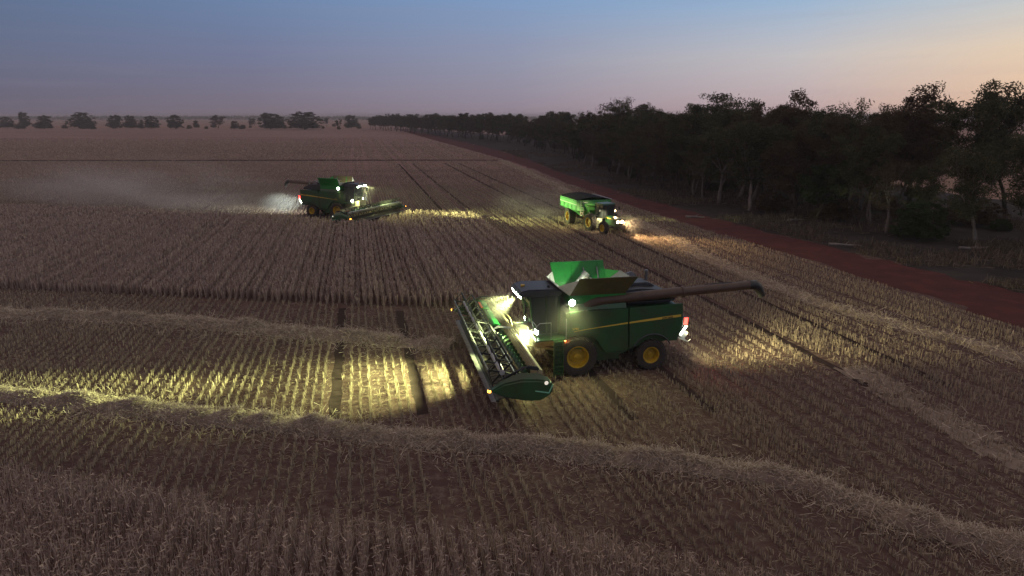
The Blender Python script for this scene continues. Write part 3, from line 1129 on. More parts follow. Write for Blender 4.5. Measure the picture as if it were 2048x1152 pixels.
def make_header(root, dz, y_off=0.):
    """draper header: one part whose pieces are sub-parts; z is measured from the underside of the cutterbar"""
    W = 6.0
    b = MB()
    b.plate([(3.02, -W, 1.22), (3.02, W, 1.22), (3.30, W, .34), (3.30, -W, .34)], .04)
    b.path([(2.90, -W, 1.24), (2.90, W, 1.24)], .11, 10)
    b.path([(3.05, -W, .30), (3.05, W, .30)], .12, 10)
    for k in range(11):
        y = -W + .3 + k * (2 * W - .6) / 10
        b.tube((2.88, y, 1.2), (3.08, y, .34), .05, n=6)
    b.box(2.70, 3.0, -.9, .9, .45, 1.1)
    hd = b.build('header', M['dusty'], root)
    hd.location = (0, y_off, dz)
    b = MB()
    for y0, y1 in ((-W + .1, -.85), (.85, W - .1)):
        b.plate([(3.36, y0, .36), (3.36, y1, .36), (4.70, y1, .10), (4.70, y0, .10)], .05)
        for k in range(int((y1 - y0) / .3)):
            y = y0 + .15 + k * .3
            b.obox((4.03, y, .262), (.66, 0, -.128), (0, .015, 0), (0, 0, .018))
    b.plate([(3.3, -.82, .40), (3.3, .82, .40), (4.70, .82, .10), (4.70, -.82, .10)], .05)
    b.build('draper_belt', M['belt'], hd)
    # cutterbar: steel beam and knife guards
    b = MB()
    MB().box(4.70, 4.82, -W, W, .03, .11).build('knife_beam', M['black'], hd)
    k = -W
    while k < W:
        b.loft([(4.82, k - .02, .05), (4.82, k + .02, .05), (4.82, k + .02, .09), (4.82, k - .02, .09)], [(5.04, k - .006, .06), (5.04, k + .006, .06), (5.04, k + .006, .08), (5.04, k - .006, .08)])
        k += .1
    b.build('cutterbar', M['silver'], hd, smooth=0)
    # reel
    RC = (4.50, 1.24)
    RR = .62
    tb_, spiders = MB(), []
    for y0, y1 in ((-W + .25, -.12), (.12, W - .25)):
        tb_.path([(RC[0], y0, RC[1]), (RC[0], y1, RC[1])], .12, 12)
        for i in range(6):
            y = y0 + .05 + (y1 - y0 - .1) * i / 5
            b = MB()
            spiders.append(b)
            for q in range(6):
                a = R(60 * q + 14)
                c1 = Vector((RC[0] + math.cos(a) * .1, y, RC[1] + math.sin(a) * .1))
                c2 = Vector((RC[0] + math.cos(a) * RR, y, RC[1] + math.sin(a) * RR))
                d = (c2 - c1)
                b.obox((c1 + c2) / 2, d / 2, (0, .012, 0), d.cross(Vector((0, 1, 0))).normalized() * .035)
                if i in (0, 5):
                    a2 = R(60 * q + 74)
                    c3 = Vector((RC[0] + math.cos(a2) * RR, y, RC[1] + math.sin(a2) * RR))
                    b.tube(c2, c3, .02, n=6)
    tb_.build('reel', M['silver'], hd)
    for b in spiders:
        b.build('reel_spider', M['black'], hd)
    for q in range(6):
        a = R(60 * q + 14)
        cx, cz = RC[0] + math.cos(a) * RR, RC[1] + math.sin(a) * RR
        t = MB()
        for y0, y1 in ((-W + .28, -.15), (.15, W - .28)):
            t.path([(cx, y0, cz), (cx, y1, cz)], .032, 6)
            y = y0 + .05
            while y < y1:
                t.obox((cx - .04, y, cz - .16), (.009, 0, .003), (0, .009, 0), (.035, 0, .15))
                t.obox((cx + .008, y, cz + .004), (.028, 0, 0), (0, .022, 0), (0, 0, .028))
                y += .11
        t.build('reel_bat', M['black'] if q % 3 else M['steel'], hd, smooth=0)
    for y in (-W + .1, 0, W - .1):
        t = MB()
        t.path([(2.95, y, 1.34), (3.6, y, 1.46), (4.42, y, 1.05)], [.07, .065, .05], 8)
        t.tube((3.2, y, .8), (3.9, y, 1.30), .035)
        t.build('reel_arm', M['black'] if abs(y) > 1 else M['silver'], hd)
    # upper cross auger with its flighting
    b = MB()
    b.path([(3.42, -W + .2, 1.08), (3.42, W - .2, 1.08)], .07, 10)
    pit, n = .52, 18
    y, k = -W + .3, 0
    r0 = len(b.v)
    steps = int((2 * W - .6) / pit * n)
    for i in range(steps + 1):
        a = 2 * math.pi * i / n * (1 if i < steps / 2 else -1)
        yy = -W + .3 + pit * i / n
        for r_ in (.06, .20):
            b.v.append((3.42 + math.cos(a) * r_, yy, 1.08 + math.sin(a) * r_))
    for i in range(steps):
        j = r0 + 2 * i
        b.f.append((j, j + 1, j + 3, j + 2))
    b.build('cross_auger', M['green'], hd, smooth=60)
    # hose cover shields along the back, bright green
    for y0, y1 in ((-W + .25, -W + 2.0), (-W + 2.2, -.85)):
        b = MB()
        b.loft([(3.30, y0, 1.28), (3.60, y0, 1.34), (3.72, y0, 1.26), (3.30, y0, 1.18)], [(3.30, y1, 1.28), (3.66, y1, 1.36), (3.78, y1, 1.24), (3.30, y1, 1.18)])
        b.build('back_shield', M['green_in'], hd, bevel=.03)
    MB().obox((3.74, -W + 1.3, 1.33), (.06, 0, .0), (0, .55, 0), (0, 0, .02)).build('red_reflector', M['orange_paint'], hd)
    b = MB()
    b.path([(2.9, .5, 1.3), (3.0, .35, 1.6), (3.15, -.1, 1.72), (3.3, -.55, 1.5), (3.3, -.9, 1.3)], .03, 6)
    b.build('hydraulic_hose', M['dusty'], hd)
    b = MB()
    b.path([(2.85, .7, 1.25), (2.98, .4, 1.52), (3.1, .0, 1.62), (3.2, -.5, 1.42)], .03, 6)
    b.build('hydraulic_hose', M['dusty'], hd)
    b = MB()
    b.path([(2.6, -.8, 1.0), (2.7, -1.4, 1.45), (2.85, -3.0, 1.5), (2.9, -5.2, 1.42)], .028, 6)
    b.build('hydraulic_hose', M['dusty'], hd)
    # end dividers
    for s in (-1, 1):
        y0, y1 = s * (W - .02), s * (W + .34)
        out = [(5.12, .22), (4.55, .50), (3.95, .58), (3.80, .60), (3.05, .55), (2.46, .44), (2.38, .02), (2.55, -.20), (2.98, -.42), (3.6, -.36), (4.48, -.12)]
        inn = [(5.10, .19), (4.50, .62), (3.95, .80), (3.80, .88), (3.05, .80), (2.55, .55), (2.50, .05), (2.62, -.12), (2.98, -.26), (3.6, -.24), (4.48, -.05)]
        out = [(x, z + .45) for x, z in out]
        inn = [(x, z + .45) for x, z in inn]
        b = MB()
        b.loft([(x, y0, z) for x, z in inn], [(x, y1, z) for x, z in out])
        dv = b.build('end_divider', M['green'], hd, bevel=.07)
        MB().path([(4.85, s * (W + .02), .90), (4.2, s * (W - .05), 1.22), (3.4, s * (W - .08), 1.50), (3.0, s * (W - .08), 1.42)], [.02, .035, .05, .05], 8).build('divider_rod', M['black'], dv)
        MB().prism_xz([(2.46, .80), (2.62, .44), (3.2, .56), (3.2, .52), (2.60, .38), (2.40, .80)], s * (W + .343), s * (W + .352)).build('reflector', M['reflector'], dv, smooth=0)
        MB().path([(2.72, s * (W + .34), .86), (2.72, s * (W + .37), .86)], [.085, .07], 14).build('round_lamp', M['lit_white'], dv)
        b = MB()
        b.path([(4.9, s * (W + .1), .62), (5.12, s * (W + .28), .66)], .022, 6)
        b.obox((5.15, s * (W + .30), .68), (.05, 0, 0), (0, .05, 0), (0, 0, .05))
        ml = b.build('marker_lamp', M['black'], hd)
        MB().obox((5.215, s * (W + .30), .68), (.014, 0, 0), (0, .045, 0), (0, 0, .045)).obox((5.15, s * (W + .362), .68), (.045, 0, 0), (0, .012, 0), (0, 0, .045)).build('lens', M['amber_lens'], ml)
    return hd


M['orange_paint'] = mat('orange_paint', (.6, .12, .03), .5)
M['lit_white'] = emis('pale_round_lamp', (1.0, .9, .7), .7)
LEDC = (.86, 1.0, .40)


def combine_lights(root, k, a1=-.9, a2=.8, cone=18, d=1., rc=(1.0, .95, .48)):
    spot('roof_light', root, (2.95, .45, 3.95), (26.5, a1, 0), 62000 * k, LEDC, cone, .8, .10)
    spot('roof_light', root, (2.95, .8, 3.95), (8.4, a2, 0), 34000 * k * d ** .8, LEDC, 60, 1, .10)
    spot('roof_light', root, (2.95, -.6, 3.95), (11, -2.0, 0), 2600 * k, LEDC, 60, 1, .10)
    for s in (-1, 1):
        spot('deck_light', root, (2.10, s * 1.20, 2.30), (4.6, s * 1.6, 1.2), 1500 * k * d, LEDC, 150, .7, .08)
    spot('side_light', root, (.34, 1.68, 3.70), (.8, 6.0, 0), 900 * k * d, LEDC, 150, 1, .10)
    spot('side_light', root, (.34, -1.68, 3.70), (.8, -6.0, 0), 900 * k * d, LEDC, 150, 1, .10)
    spot('rear_light', root, (-5.70, 1.62, 2.15), (-26, -3.5, .2), 6500 * k, rc, 62, 1, .1)
    spot('rear_light', root, (-5.70, 1.62, 2.15), (-11, -.3, 0), 1100 * k, rc, 100, 1, .1)
    spot('chopper_light', root, (-5.72, 1.3, 2.42), (-5.72, .7, 1.6), 260 * k, (.95, 1, .8), 120, .8, .05)
    spot('tail_light', root, (-5.66, 1.5, 2.45), (-7.6, 3.4, .2), 1000 * k, (1, .05, .03), 85, 1, .05)
    point('tank_light', root, (-.3, .5, 4.35), 230 * k * d, (.9, 1, .7), .05)
    point('fender_light', root, (.66, 1.72, 1.88), 7 * k, (1, .2, .05), .03)


combine = make_combine()
COMB = (2.88, 33.42, 0)
header = make_header(combine, .72, -.3)
far_combine = copy_tree(combine)
combine.location = COMB
combine.rotation_euler = (0, 0, R(191.8))
tag(combine, 'green combine harvester with raised header in the foreground, seen from its left', 'combine harvester', 'combine harvesters')
far_combine.location = (-21.3, 86.9, 0)
far_combine.rotation_euler = (0, 0, R(-21.5))
tag(far_combine, 'dusty distant combine harvester facing right, cutting the standing wheat', 'combine harvester', 'combine harvesters')
for ch in far_combine.children:
    if ch.name.startswith('header'):
        ch.location = (0, 0, .18)
combine_lights(combine, 1.0)
combine_lights(far_combine, 1.3, 5.0, 4.0, 26, .28, (.92, 1.0, .88))

# ------------------------------------------------------------------ tractor (x forward, origin under the front axle)


def make_tractor():
    root = empty('tractor', (0, 0, 0), 0, 'green tractor with glowing headlamps towing the grain cart beside the dirt track', 'tractor')
    b = MB()
    b.prism_xz([(.75, .85), (.80, 1.15), (.70, 1.62), (.2, 1.74), (-1.35, 1.80), (-1.35, .8)], -.40, .40)
    b.build('hood', M['green'], root, bevel=.07)
    b = MB()
    b.box(-.1, .95, -.30, .30, .62, .86)
    b.box(.85, 1.25, -.42, .42, .52, .92)
    for k in range(6):
        b.box(.95 + k * .05, .97 + k * .05, -.45, .45, .5, .95)
    b.tube((0, -1.5, .68), (0, 1.5, .68), .10, n=10)
    b.tube((-2.65, -1.4, .92), (-2.65, 1.4, .92), .16, n=10)
    b.box(-3.0, -.1, -.35, .35, .55, 1.1)
    b.build('chassis', M['black'], root, bevel=.02)
    q = MB()
    q.box(.795, .815, -.36, .36, 1.0, 1.55)
    q.build('grille', M['black'], root)
    b = MB()
    b.prism_xz([(-1.15, 2.95), (-1.2, 3.12), (-2.75, 3.14), (-2.85, 2.95)], -.85, .85)
    b.build('cab_roof', M['green'], root, bevel=.06)
    b = MB()
    b.prism_xz([(-1.3, 2.95), (-1.25, 1.5), (-2.2, 1.15), (-2.75, 1.6), (-2.75, 2.95)], -.76, .76)
    b.build('cab_glass', M['tractor_glass'], root, bevel=.04)
    b = MB()
    for s in (-1, 1):
        for p0, p1 in (((-1.28, 2.95), (-1.23, 1.5)), ((-2.75, 2.95), (-2.75, 1.6)), ((-1.95, 2.95), (-1.95, 1.3)), ((-1.23, 1.5), (-2.2, 1.15))):
            b.tube((p0[0], s * .775, p0[1]), (p1[0], s * .775, p1[1]), .04, n=6)
    b.build('cab_frame', M['black'], root)
    for s in (-1, 1):
        wheel(root, 'tyre', 0, s * 1.52, .70, .72, .40, .50, s, 18, .1)
        wheel(root, 'tyre', -2.65, s * 1.48, .95, .97, .52, .62, s, 22, .1)
        MB().path([(x, s * 1.45, z) for x, z in arc(-2.65, .95, 1.06, 130, 20, 8)], .05, 6).plate(
            [(-3.3, s * .85, 1.78), (-1.95, s * .85, 1.78), (-1.95, s * 1.72, 1.74), (-3.3, s * 1.72, 1.74)], .05).build('fender', M['black'], root)
        lamp(root, 'headlamp', (.86, s * .27, 1.36), (1, 0, -.15), 'halogen', .16)
        m_ = MB()
        m_.path([(-1.2, s * .8, 2.75), (-1.1, s * 1.25, 2.7)], .02, 6)
        m_.obox((-1.1, s * 1.3, 2.55), (.02, 0, 0), (0, .09, 0), (0, 0, .18))
        m_.build('mirror', M['black'], root)
    lamp(root, 'work_lamp', (-1.12, .78, 2.30), (1, .1, -.2), 'halogen', .07)
    b = MB()
    for k in range(4):
        b.box(-1.75, -1.35, -1.18, -.82, .45 + k * .28, .49 + k * .28)
    b.box(-1.78, -1.74, -1.2, -.82, .4, 1.5)
    b.box(-1.36, -1.32, -1.2, -.82, .4, 1.5)
    b.build('steps', M['yellow_lit'], root)
    MB().tube((-1.0, -.62, 1.6), (-1.0, -.62, 2.9), .06, n=10).build('exhaust', M['black'], root)
    MB().plate([(.15, -.405, 1.58), (-1.2, -.405, 1.66), (-1.2, -.405, 1.58), (.15, -.405, 1.52)], .006).plate(
        [(.15, .405, 1.58), (-1.2, .405, 1.66), (-1.2, .405, 1.58), (.15, .405, 1.52)], .006).build('stripe', M['stripe'], root, smooth=0)
    HC = (1.0, .70, .34)
    spot('headlight', root, (1.0, 0, 1.4), (11, 2.5, 0), 13000, HC, 66, .9, .1)
    spot('cab_light', root, (-1.0, .8, 2.35), (4, 1.5, 0), 300, HC, 120, 1, .06)
    spot('step_light', root, (-.7, -1.5, 2.6), (-1.4, -.7, .9), 650, (1, .92, .55), 110, .8, .05)
    spot('rear_work_light', root, (-2.95, -.5, 2.9), (-5.6, -1.2, .9), 110, (1, .72, .3), 110, 1, .06)
    spot('rear_side_light', root, (-2.9, -1.3, 2.4), (-5.5, -4.5, 0), 700, (1, .9, .42), 130, 1, .06)
    return root


M['yellow_lit'] = mat('steps_lit_yellowish', (.55, .52, .36), .6)  # yellowish light falling on the steps is put into their colour
M['tractor_glass'] = mat('tractor_glass', (.035, .04, .04), .08, spec=.8)
tractor = make_tractor()
tractor.location = (11.3, 74.3, 0)
tractor.rotation_euler = (0, 0, R(-62))


def make_cart():
    root = empty('grain_cart', (0, 0, 0), 0, 'green grain cart under a black tarp, hitched behind the tractor', 'grain cart')
    b = MB()
    L0, L1, Wd = -3.0, 2.6, 2.1

    def ring(x0, x1, w, z):
        return [(x0, -w, z), (x1, -w, z), (x1, w, z), (x0, w, z)]
    rings = [ring(-1.4, .8, .35, .75), ring(L0 + .15, L1 - .15, Wd - .1, 1.95), ring(L0, L1, Wd, 2.0), ring(L0, L1, Wd, 3.16)]
    for a, c_ in zip(rings[:-1], rings[1:]):
        n = len(b.v)
        b.v += a + c_
        b.f += [(n + i, n + (i + 1) % 4, n + 4 + (i + 1) % 4, n + 4 + i) for i in range(4)]
    b.f.append((0, 3, 2, 1))
    hop = b.build('hopper', M['cart_green'], root, bevel=.03)
    q = MB()
    for s in (-1, 1):
        q.box(L0 + .05, L1 - .05, s * (Wd + .012) - .006, s * (Wd + .012) + .006, 2.62, 2.68)
    q.build('stripe', M['white'], hop, smooth=0)
    q = MB()
    for x in np.linspace(L0 + .2, L1 - .2, 5):
        for s in (-1, 1):
            q.box(x - .03, x + .03, s * (Wd + .03) - .03, s * (Wd + .03) + .03, 1.98, 2.55)
    q.build('rib', M['cart_green'], hop)
    # tarp over hoops, slightly sagging between them
    t = MB()
    nx, ny = 24, 12
    for i in range(nx + 1):
        for j in range(ny + 1):
            x = L0 - .04 + (L1 - L0 + .08) * i / nx
            v = -1 + 2 * j / ny
            z = 3.18 + .30 * (1 - v * v) - .035 * abs(math.sin(math.pi * i / 6)) + (-.12 if j in (0, ny) else 0)
            t.v.append((x, v * (Wd + .04), z))
    for i in range(nx):
        for j in range(ny):
            a = i * (ny + 1) + j
            t.f.append((a, a + ny + 1, a + ny + 2, a + 1))
    t.build('tarp', M['tarp'], root, smooth=60)
    MB().path([(L0, Wd + .05, 3.2), (L1, Wd + .05, 3.2)], .05, 8).build('tarp_roller', M['silver'], root)
    b = MB()
    for s in (-1, 1):
        b.path([(-1.9, s * .6, .95), (1.6, s * .5, .80), (3.6, 0, .62)], .10, 8)
        b.tube((1.6, s * .5, .8), (2.2, s * 1.6, 2.0), .06)
        b.tube((-1.9, s * .6, .95), (-2.4, s * 1.6, 2.0), .06)
    b.tube((-.5, -1.9, .95), (-.5, 1.9, .95), .13, n=10)
    b.build('frame', M['orange_lit'], root)
    for s in (-1, 1):
        wheel(root, 'tyre', -.5, s * 1.72, .98, 1.0, .50, .80, s, 22, .1)
    # folded unloading auger and ladder on the front wall
    b = MB()
    b.path([(2.35, -.2, .9), (2.75, -.9, 2.2), (2.8, -1.25, 2.75)], .17, 12)
    b.path([(2.8, -1.25, 2.75), (2.95, .4, 2.6), (3.0, 1.3, 2.2)], [.16, .16, .14], 12)
    b.build('unloading_auger', M['cart_green'], root)
    b = MB()
    for s in (-1.7, -1.35):
        b.tube((2.72, s, 1.4), (2.72, s, 3.1), .025)
    for k in range(6):
        b.tube((2.72, -1.7, 1.5 + k * .28), (2.72, -1.35, 1.5 + k * .28), .018)
    b.build('ladder', M['silver'], root)
    MB().box(2.605, 2.625, -1.25, -.75, 2.35, 2.95).build('sight_window', M['pale_window'], root)
    return root


M['cart_green'] = mat('cart_green', (.07, .34, .09), .5, var=.3, scale=2)
M['orange_lit'] = mat('frame_lit_orange', (.35, .15, .05), .7, var=.3)  # orange glow of the tractor's rear lights painted into the frame colour
M['pale_window'] = mat('pale_sight_window', (.45, .55, .62), .2)
cart = make_cart()
cart.location = (8.7, 80.9, 0)
cart.rotation_euler = (0, 0, R(-74))

# ------------------------------------------------------------------ trees
M['bark'] = mat('grey_bark', (.055, .046, .040), .95, var=.45, scale=3, spec=.1)
M['bark_pale'] = mat('pale_bark', (.22, .195, .175), .9, var=.4, scale=3, spec=.1)
M['leaf'] = blade_mat('eucalypt_leaves', [(0, (.026, .030, .016)), (.5, (.060, .066, .034)), (1, (.12, .118, .06))], 1, .3)
M['leaf_green'] = blade_mat('green_shrub_leaves', [(0, (.018, .034, .016)), (.5, (.032, .056, .024)), (1, (.055, .085, .035))], 1, .3)
M['leaf_brown'] = blade_mat('dusty_leaves', [(0, (.045, .034, .022)), (.5, (.075, .055, .034)), (1, (.11, .085, .05))], 1, .3)


def tree_meshes(seed, H, spread, fork, clumps, per, leaf, style='gum', dead=0.):
    """one tapered trunk with limbs and twigs; leaves as small faces in loose clumps at the branch ends"""
    r = random.Random(seed)
    g = np.random.default_rng(seed)
    b = MB()
    ends = []

    def limb(p, d, ln, rad, depth):
        pts, rs = [p.copy()], [rad]
        n = 5
        for i in range(n):
            d = (d + Vector((r.gauss(0, .13), r.gauss(0, .13), r.gauss(.05, .07)))).normalized()
            p = p + d * ln / n
            pts.append(p.copy())
            rs.append(rad * (1 - .55 * (i + 1) / n))
            if depth >= 1 and i >= 2:
                ends.append((p.copy(), depth))
        b.path(pts, rs, 6 if depth < 2 else 4)
        if depth >= 3 or ln < .7:
            ends.append((p.copy(), 4))
            return
        k = r.choice((2, 3)) if depth else r.choice((3, 4, 4))
        a0 = r.random() * 6.28
        for j in range(k):
            a = a0 + 6.283 * j / k + r.gauss(0, .35)
            out = r.uniform(.45, .95) * spread
            nd = (d * .9 + Vector((math.cos(a) * out, math.sin(a) * out, r.uniform(.1, .55)))).normalized()
            limb(p, nd, ln * r.uniform(.55, .82), rs[-1] * .82, depth + 1)
            if depth == 1 and r.random() < .5:
                q = pts[3]
                limb(q, (d + Vector((math.cos(a + 2) * .9, math.sin(a + 2) * .9, .1))).normalized(), ln * .45, rs[3] * .6, 3)
    stems = 1 if r.random() < .6 else 2
    for s_ in range(stems):
        d0 = Vector((r.gauss(0, .12) + (.22 if s_ else -.05 * stems), r.gauss(0, .12), 1)).normalized()
        limb(Vector((0, 0, -.15)), d0, H * fork, H * .021 * (1 if s_ == 0 else .75), 0)
    if style == 'low':
        for _ in range(clumps):
            z = r.uniform(.10, .97)
            rad_ = spread * .36 * H * math.sqrt(max(.05, 1 - ((z - .45) / .56) ** 2)) * r.uniform(.35, 1.08)
            a = r.random() * 6.283
            ends.append((Vector((math.cos(a) * rad_, math.sin(a) * rad_, z * H)), 4))
    zs = max(e[0].z for e in ends)
    k = H * .97 / zs
    b.v = [(x * k, y * k, z * k) for x, y, z in b.v]
    ends = [e[0] * k for e in ends if e[0].z * k > H * (.30 if style == 'gum' else .12)]
    r.shuffle(ends)
    ends = ends[:clumps] if style == 'gum' else [e for e in ends if math.hypot(e.x, e.y) < spread * .42 * H]
    low = .2 if style == 'gum' else .05
    fill = []
    for e in ends[:int(len(ends) * (.75 if style == 'gum' else .9))]:
        z = H * low + (e.z - H * low) * r.uniform(.25, .95)
        q = r.uniform(.55, 1.05) * (1.15 if z < H * .6 else .8)
        fill.append(Vector((e.x * q + r.gauss(0, H * .03), e.y * q + r.gauss(0, H * .03), z)))
    ends += fill
    tm = bpy.data.meshes.new('trunk')
    tm.from_pydata(b.v, [], b.f)
    tm.polygons.foreach_set('use_smooth', np.ones(len(tm.polygons), bool))
    vs = []
    ts = []
    for e in ends:
        if r.random() < dead:
            continue
        rad = H * r.uniform(.045, .10)
        m = int(per * r.uniform(.5, 1.4))
        v = g.normal(0, 1, (m, 3))
        v /= np.linalg.norm(v, axis=1)[:, None]
        v *= (g.random(m) ** .45)[:, None] * np.array([rad, rad, rad * .62])
        c_ = v + np.array(e) + np.array([0, 0, rad * .15])
        a, t = g.random(m) * 6.283, g.normal(0, .7, m)
        u = np.c_[np.cos(a) * np.cos(t), np.sin(a) * np.cos(t), np.sin(t)] * (leaf * (.6 + .8 * g.random(m)))[:, None]
        w = np.cross(u, g.normal(0, 1, (m, 3)))
        w *= (leaf * .32 / (np.linalg.norm(w, axis=1) + 1e-6))[:, None]
        vs.append(np.stack([c_ - u, c_ + w, c_ + u, c_ - w], 1))
        ts.append(np.clip(.5 * r.random() + .5 * g.random(m), 0, 1))
    V = np.concatenate(vs).reshape(-1, 3)
    cm = mesh_np('crown', V, np.arange(len(V)).reshape(-1, 4), np.concatenate(ts))
    return tm, cm


VAR = {}


def variant(key, *a, bark='bark', leaf='leaf', **k):
    tm, cm = tree_meshes(*a, **k)
    tm.materials.append(M[bark])
    cm.materials.append(M[leaf])
    VAR[key] = (tm, cm, a[1])


# near variants: fine leaves; far variants: coarser
for i in range(7):
    variant('n%d' % i, 100 + i, 12.0, .95 + .1 * (i % 3), .34 + .04 * (i % 3), 120, 62, .17, bark='bark_pale' if i % 3 == 0 else 'bark', leaf='leaf' if i % 4 else 'leaf_brown')
for i in range(6):
    variant('f%d' % i, 200 + i, 12.0, 1.0, .34, 70, 34, .34, leaf='leaf' if i % 3 else 'leaf_brown')
for i in range(4):
    variant('r%d' % i, 300 + i, 11.0, 1.1, .22, 95, 34, .42, style='low')
variant('thin', 401, 12.0, .8, .42, 70, 30, .16, bark='bark_pale', leaf='leaf_brown', dead=.35)
variant('bare', 402, 9.0, 1.0, .36, 40, 22, .13, bark='bark_pale', leaf='leaf_brown', dead=.8)
variant('bush', 501, 4.0, 1.5, .16, 150, 80, .13, style='low', leaf='leaf_green')
variant('bush2', 502, 3.0, 1.6, .16, 120, 60, .13, style='low', leaf='leaf_brown')
variant('lush', 503, 8.0, 1.2, .26, 120, 80, .15, style='gum', leaf='leaf_green')


def tree(name, key, x, y, h, label, cat='tree', group=None, rz=None, wide=1.):
    tm, cm, H = VAR[key]
    e = empty(name, (x, y, 0), random.random() * 6.28 if rz is None else rz, label, cat, group)
    s_ = h / H
    e.scale = (s_ * wide, s_ * wide, s_)
    link_child('trunk', tm, e)
    link_child('crown', cm, e)
    return e


def link_child(name, me, parent):
    o_ = bpy.data.objects.new(name, me)
    COL.objects.link(o_)
    o_.parent = parent
    return o_


F_, HC_ = 1366., 12.5


def gpt(px, py, z=0.):
    """ground position seen at a photo pixel; used once to lay the trees out on the map"""
    a, b = (px - 1024) / F_, -(py - 576) / F_
    dy, dz = math.cos(PITCH) + b * math.sin(PITCH), -math.sin(PITCH) + b * math.cos(PITCH)
    t = (z - HC_) / dz
    return a * t, dy * t


def top_h(px_top, y):
    return 12.5 + y * math.tan(math.atan((576 - px_top) / F_) - PITCH)


# hand-placed trees at the front of the belt
BELT = 'trees of the dark belt along the dirt track'
hand = []


def put(name, key, px, py, top, label, cat='tree', wide=1., rz=None):
    x, y = gpt(px, py)
    hand.append((x, y))
    return tree(name, key, x, y, top_h(top, y), label, cat, None, rz, wide)


put('gum_tree', 'n1', 1925, 440, 166, 'tallest dark gum tree of the belt, standing up against the orange sky at the right', wide=1.05)
put('gum_tree', 'n4', 1815, 425, 172, 'tall olive-topped gum tree left of the tallest one, crown against the pale sky', wide=1.1)
put('gum_tree', 'n2', 2012, 430, 182, 'gum tree at the right edge of the photo with open sky between its limbs', wide=.95)
put('gum_tree', 'n0', 1585, 400, 182, 'pointed tall gum tree rising above the middle of the dark belt')
put('gum_tree', 'n5', 1445, 375, 186, 'high loose-crowned gum tree with thin top twigs behind the grain cart', wide=1.1)
put('gum_tree', 'n3', 1245, 335, 197, 'broad round-topped gum tree standing out of the belt above the grain cart', wide=1.15)
put('forked_tree', 'bare', 1738, 448, 300, 'nearly bare pale forked tree leaning at the front of the dark belt', rz=2.2)
put('forked_tree', 'bare', 1858, 452, 305, 'bare pale tree with V-shaped limbs behind the round dark bush', rz=.4)
put('slender_tree', 'thin', 1772, 468, 300, 'slender pale-stemmed tree between the bare forked tree and the round bush')
put('round_bush', 'bush', 1835, 478, 405, 'large round dark green bush at the front edge of the trees', 'bush', wide=1.25)
put('round_bush', 'bush2', 1540, 425, 385, 'smaller rounded bush among the trunks beyond the tractor', 'bush', wide=1.2)
put('leafy_tree', 'lush', 1630, 442, 318, 'short leafy green tree on a dark forked stem at the edge of the verge')
put('round_bush', 'bush2', 1950, 452, 400, 'low dark bush at the foot of the tallest gum tree', 'bush', wide=1.5)

# the rest of the belt
front = smooth_line(TREE_FRONT[::-1], 1.0)
sA = np.r_[0, np.cumsum(np.hypot(*np.diff(front, axis=0).T))]
fx = lambda s_: np.array([np.interp(s_, sA, front[:, 0]), np.interp(s_, sA, front[:, 1])])
rt = random.Random(77)
placed = list(hand)
count = 0


def belt_tree(s_, depth, hgt):
    global count
    p = fx(s_)
    q = fx(min(s_ + 2, sA[-1])) - fx(max(s_ - 2, 0))
    q = q / np.linalg.norm(q)
    p = p + np.array([q[1], -q[0]]) * depth
    dmin = min(math.hypot(p[0] - a, p[1] - b) for a, b in placed[-60:] + hand)
    if dmin < 2.2:
        return
    d = math.hypot(*p)
    near = d < 190
    key = ('n%d' % rt.randrange(7)) if near else ('f%d' % rt.randrange(6))
    if near and depth < 6 and rt.random() < .12:
        key = 'thin'
    placed.append((p[0], p[1]))
    count += 1
    tree('gum_tree', key, p[0], p[1], hgt, 'dark gum tree in the dense belt behind the red dirt track', 'tree', BELT, rt.random() * 6.28, rt.uniform(.85, 1.15))


s_ = 2.0
while s_ < sA[-1]:
    d = math.hypot(*fx(s_))
    if d < 120:
        step, deps = 5.2, (1, 7, 15, 24, 34)
    elif d < 200:
        step, deps = 6.6, (1, 8, 17, 28)
    else:
        step, deps = 9.5 + (d - 200) * .012, (1, 10, 22)
    for dp in deps:
        if d < 92 and dp > 12:
            continue
        hh = rt.uniform(7.5, 12.6) if dp < 5 else rt.uniform(9.5, 14.6)
        if d > 330:
            hh = rt.uniform(10.5, 14.5)
        pp = fx(s_) + UU * dp
        if pp[0] / pp[1] > .685 and dp > 3:
            continue
        belt_tree(s_ + rt.uniform(-1.8, 1.8), dp + rt.uniform(-1.5, 2.5), hh)
    s_ += step
# understorey bushes between the trunks
rb = random.Random(9)
for i in range(46):
    s_ = sA[-1] * rb.random() ** 2.2 * .55
    p = fx(s_)
    p = p + UU * rb.uniform(2, 22)
    tree('understorey_bush', rb.choice(('bush', 'bush2', 'bush2')), p[0], p[1], rb.uniform(1.2, 2.8), 'low dark bush growing among the trunks of the tree belt', 'bush', 'bushes under the tree belt', None, rb.uniform(1., 1.7))

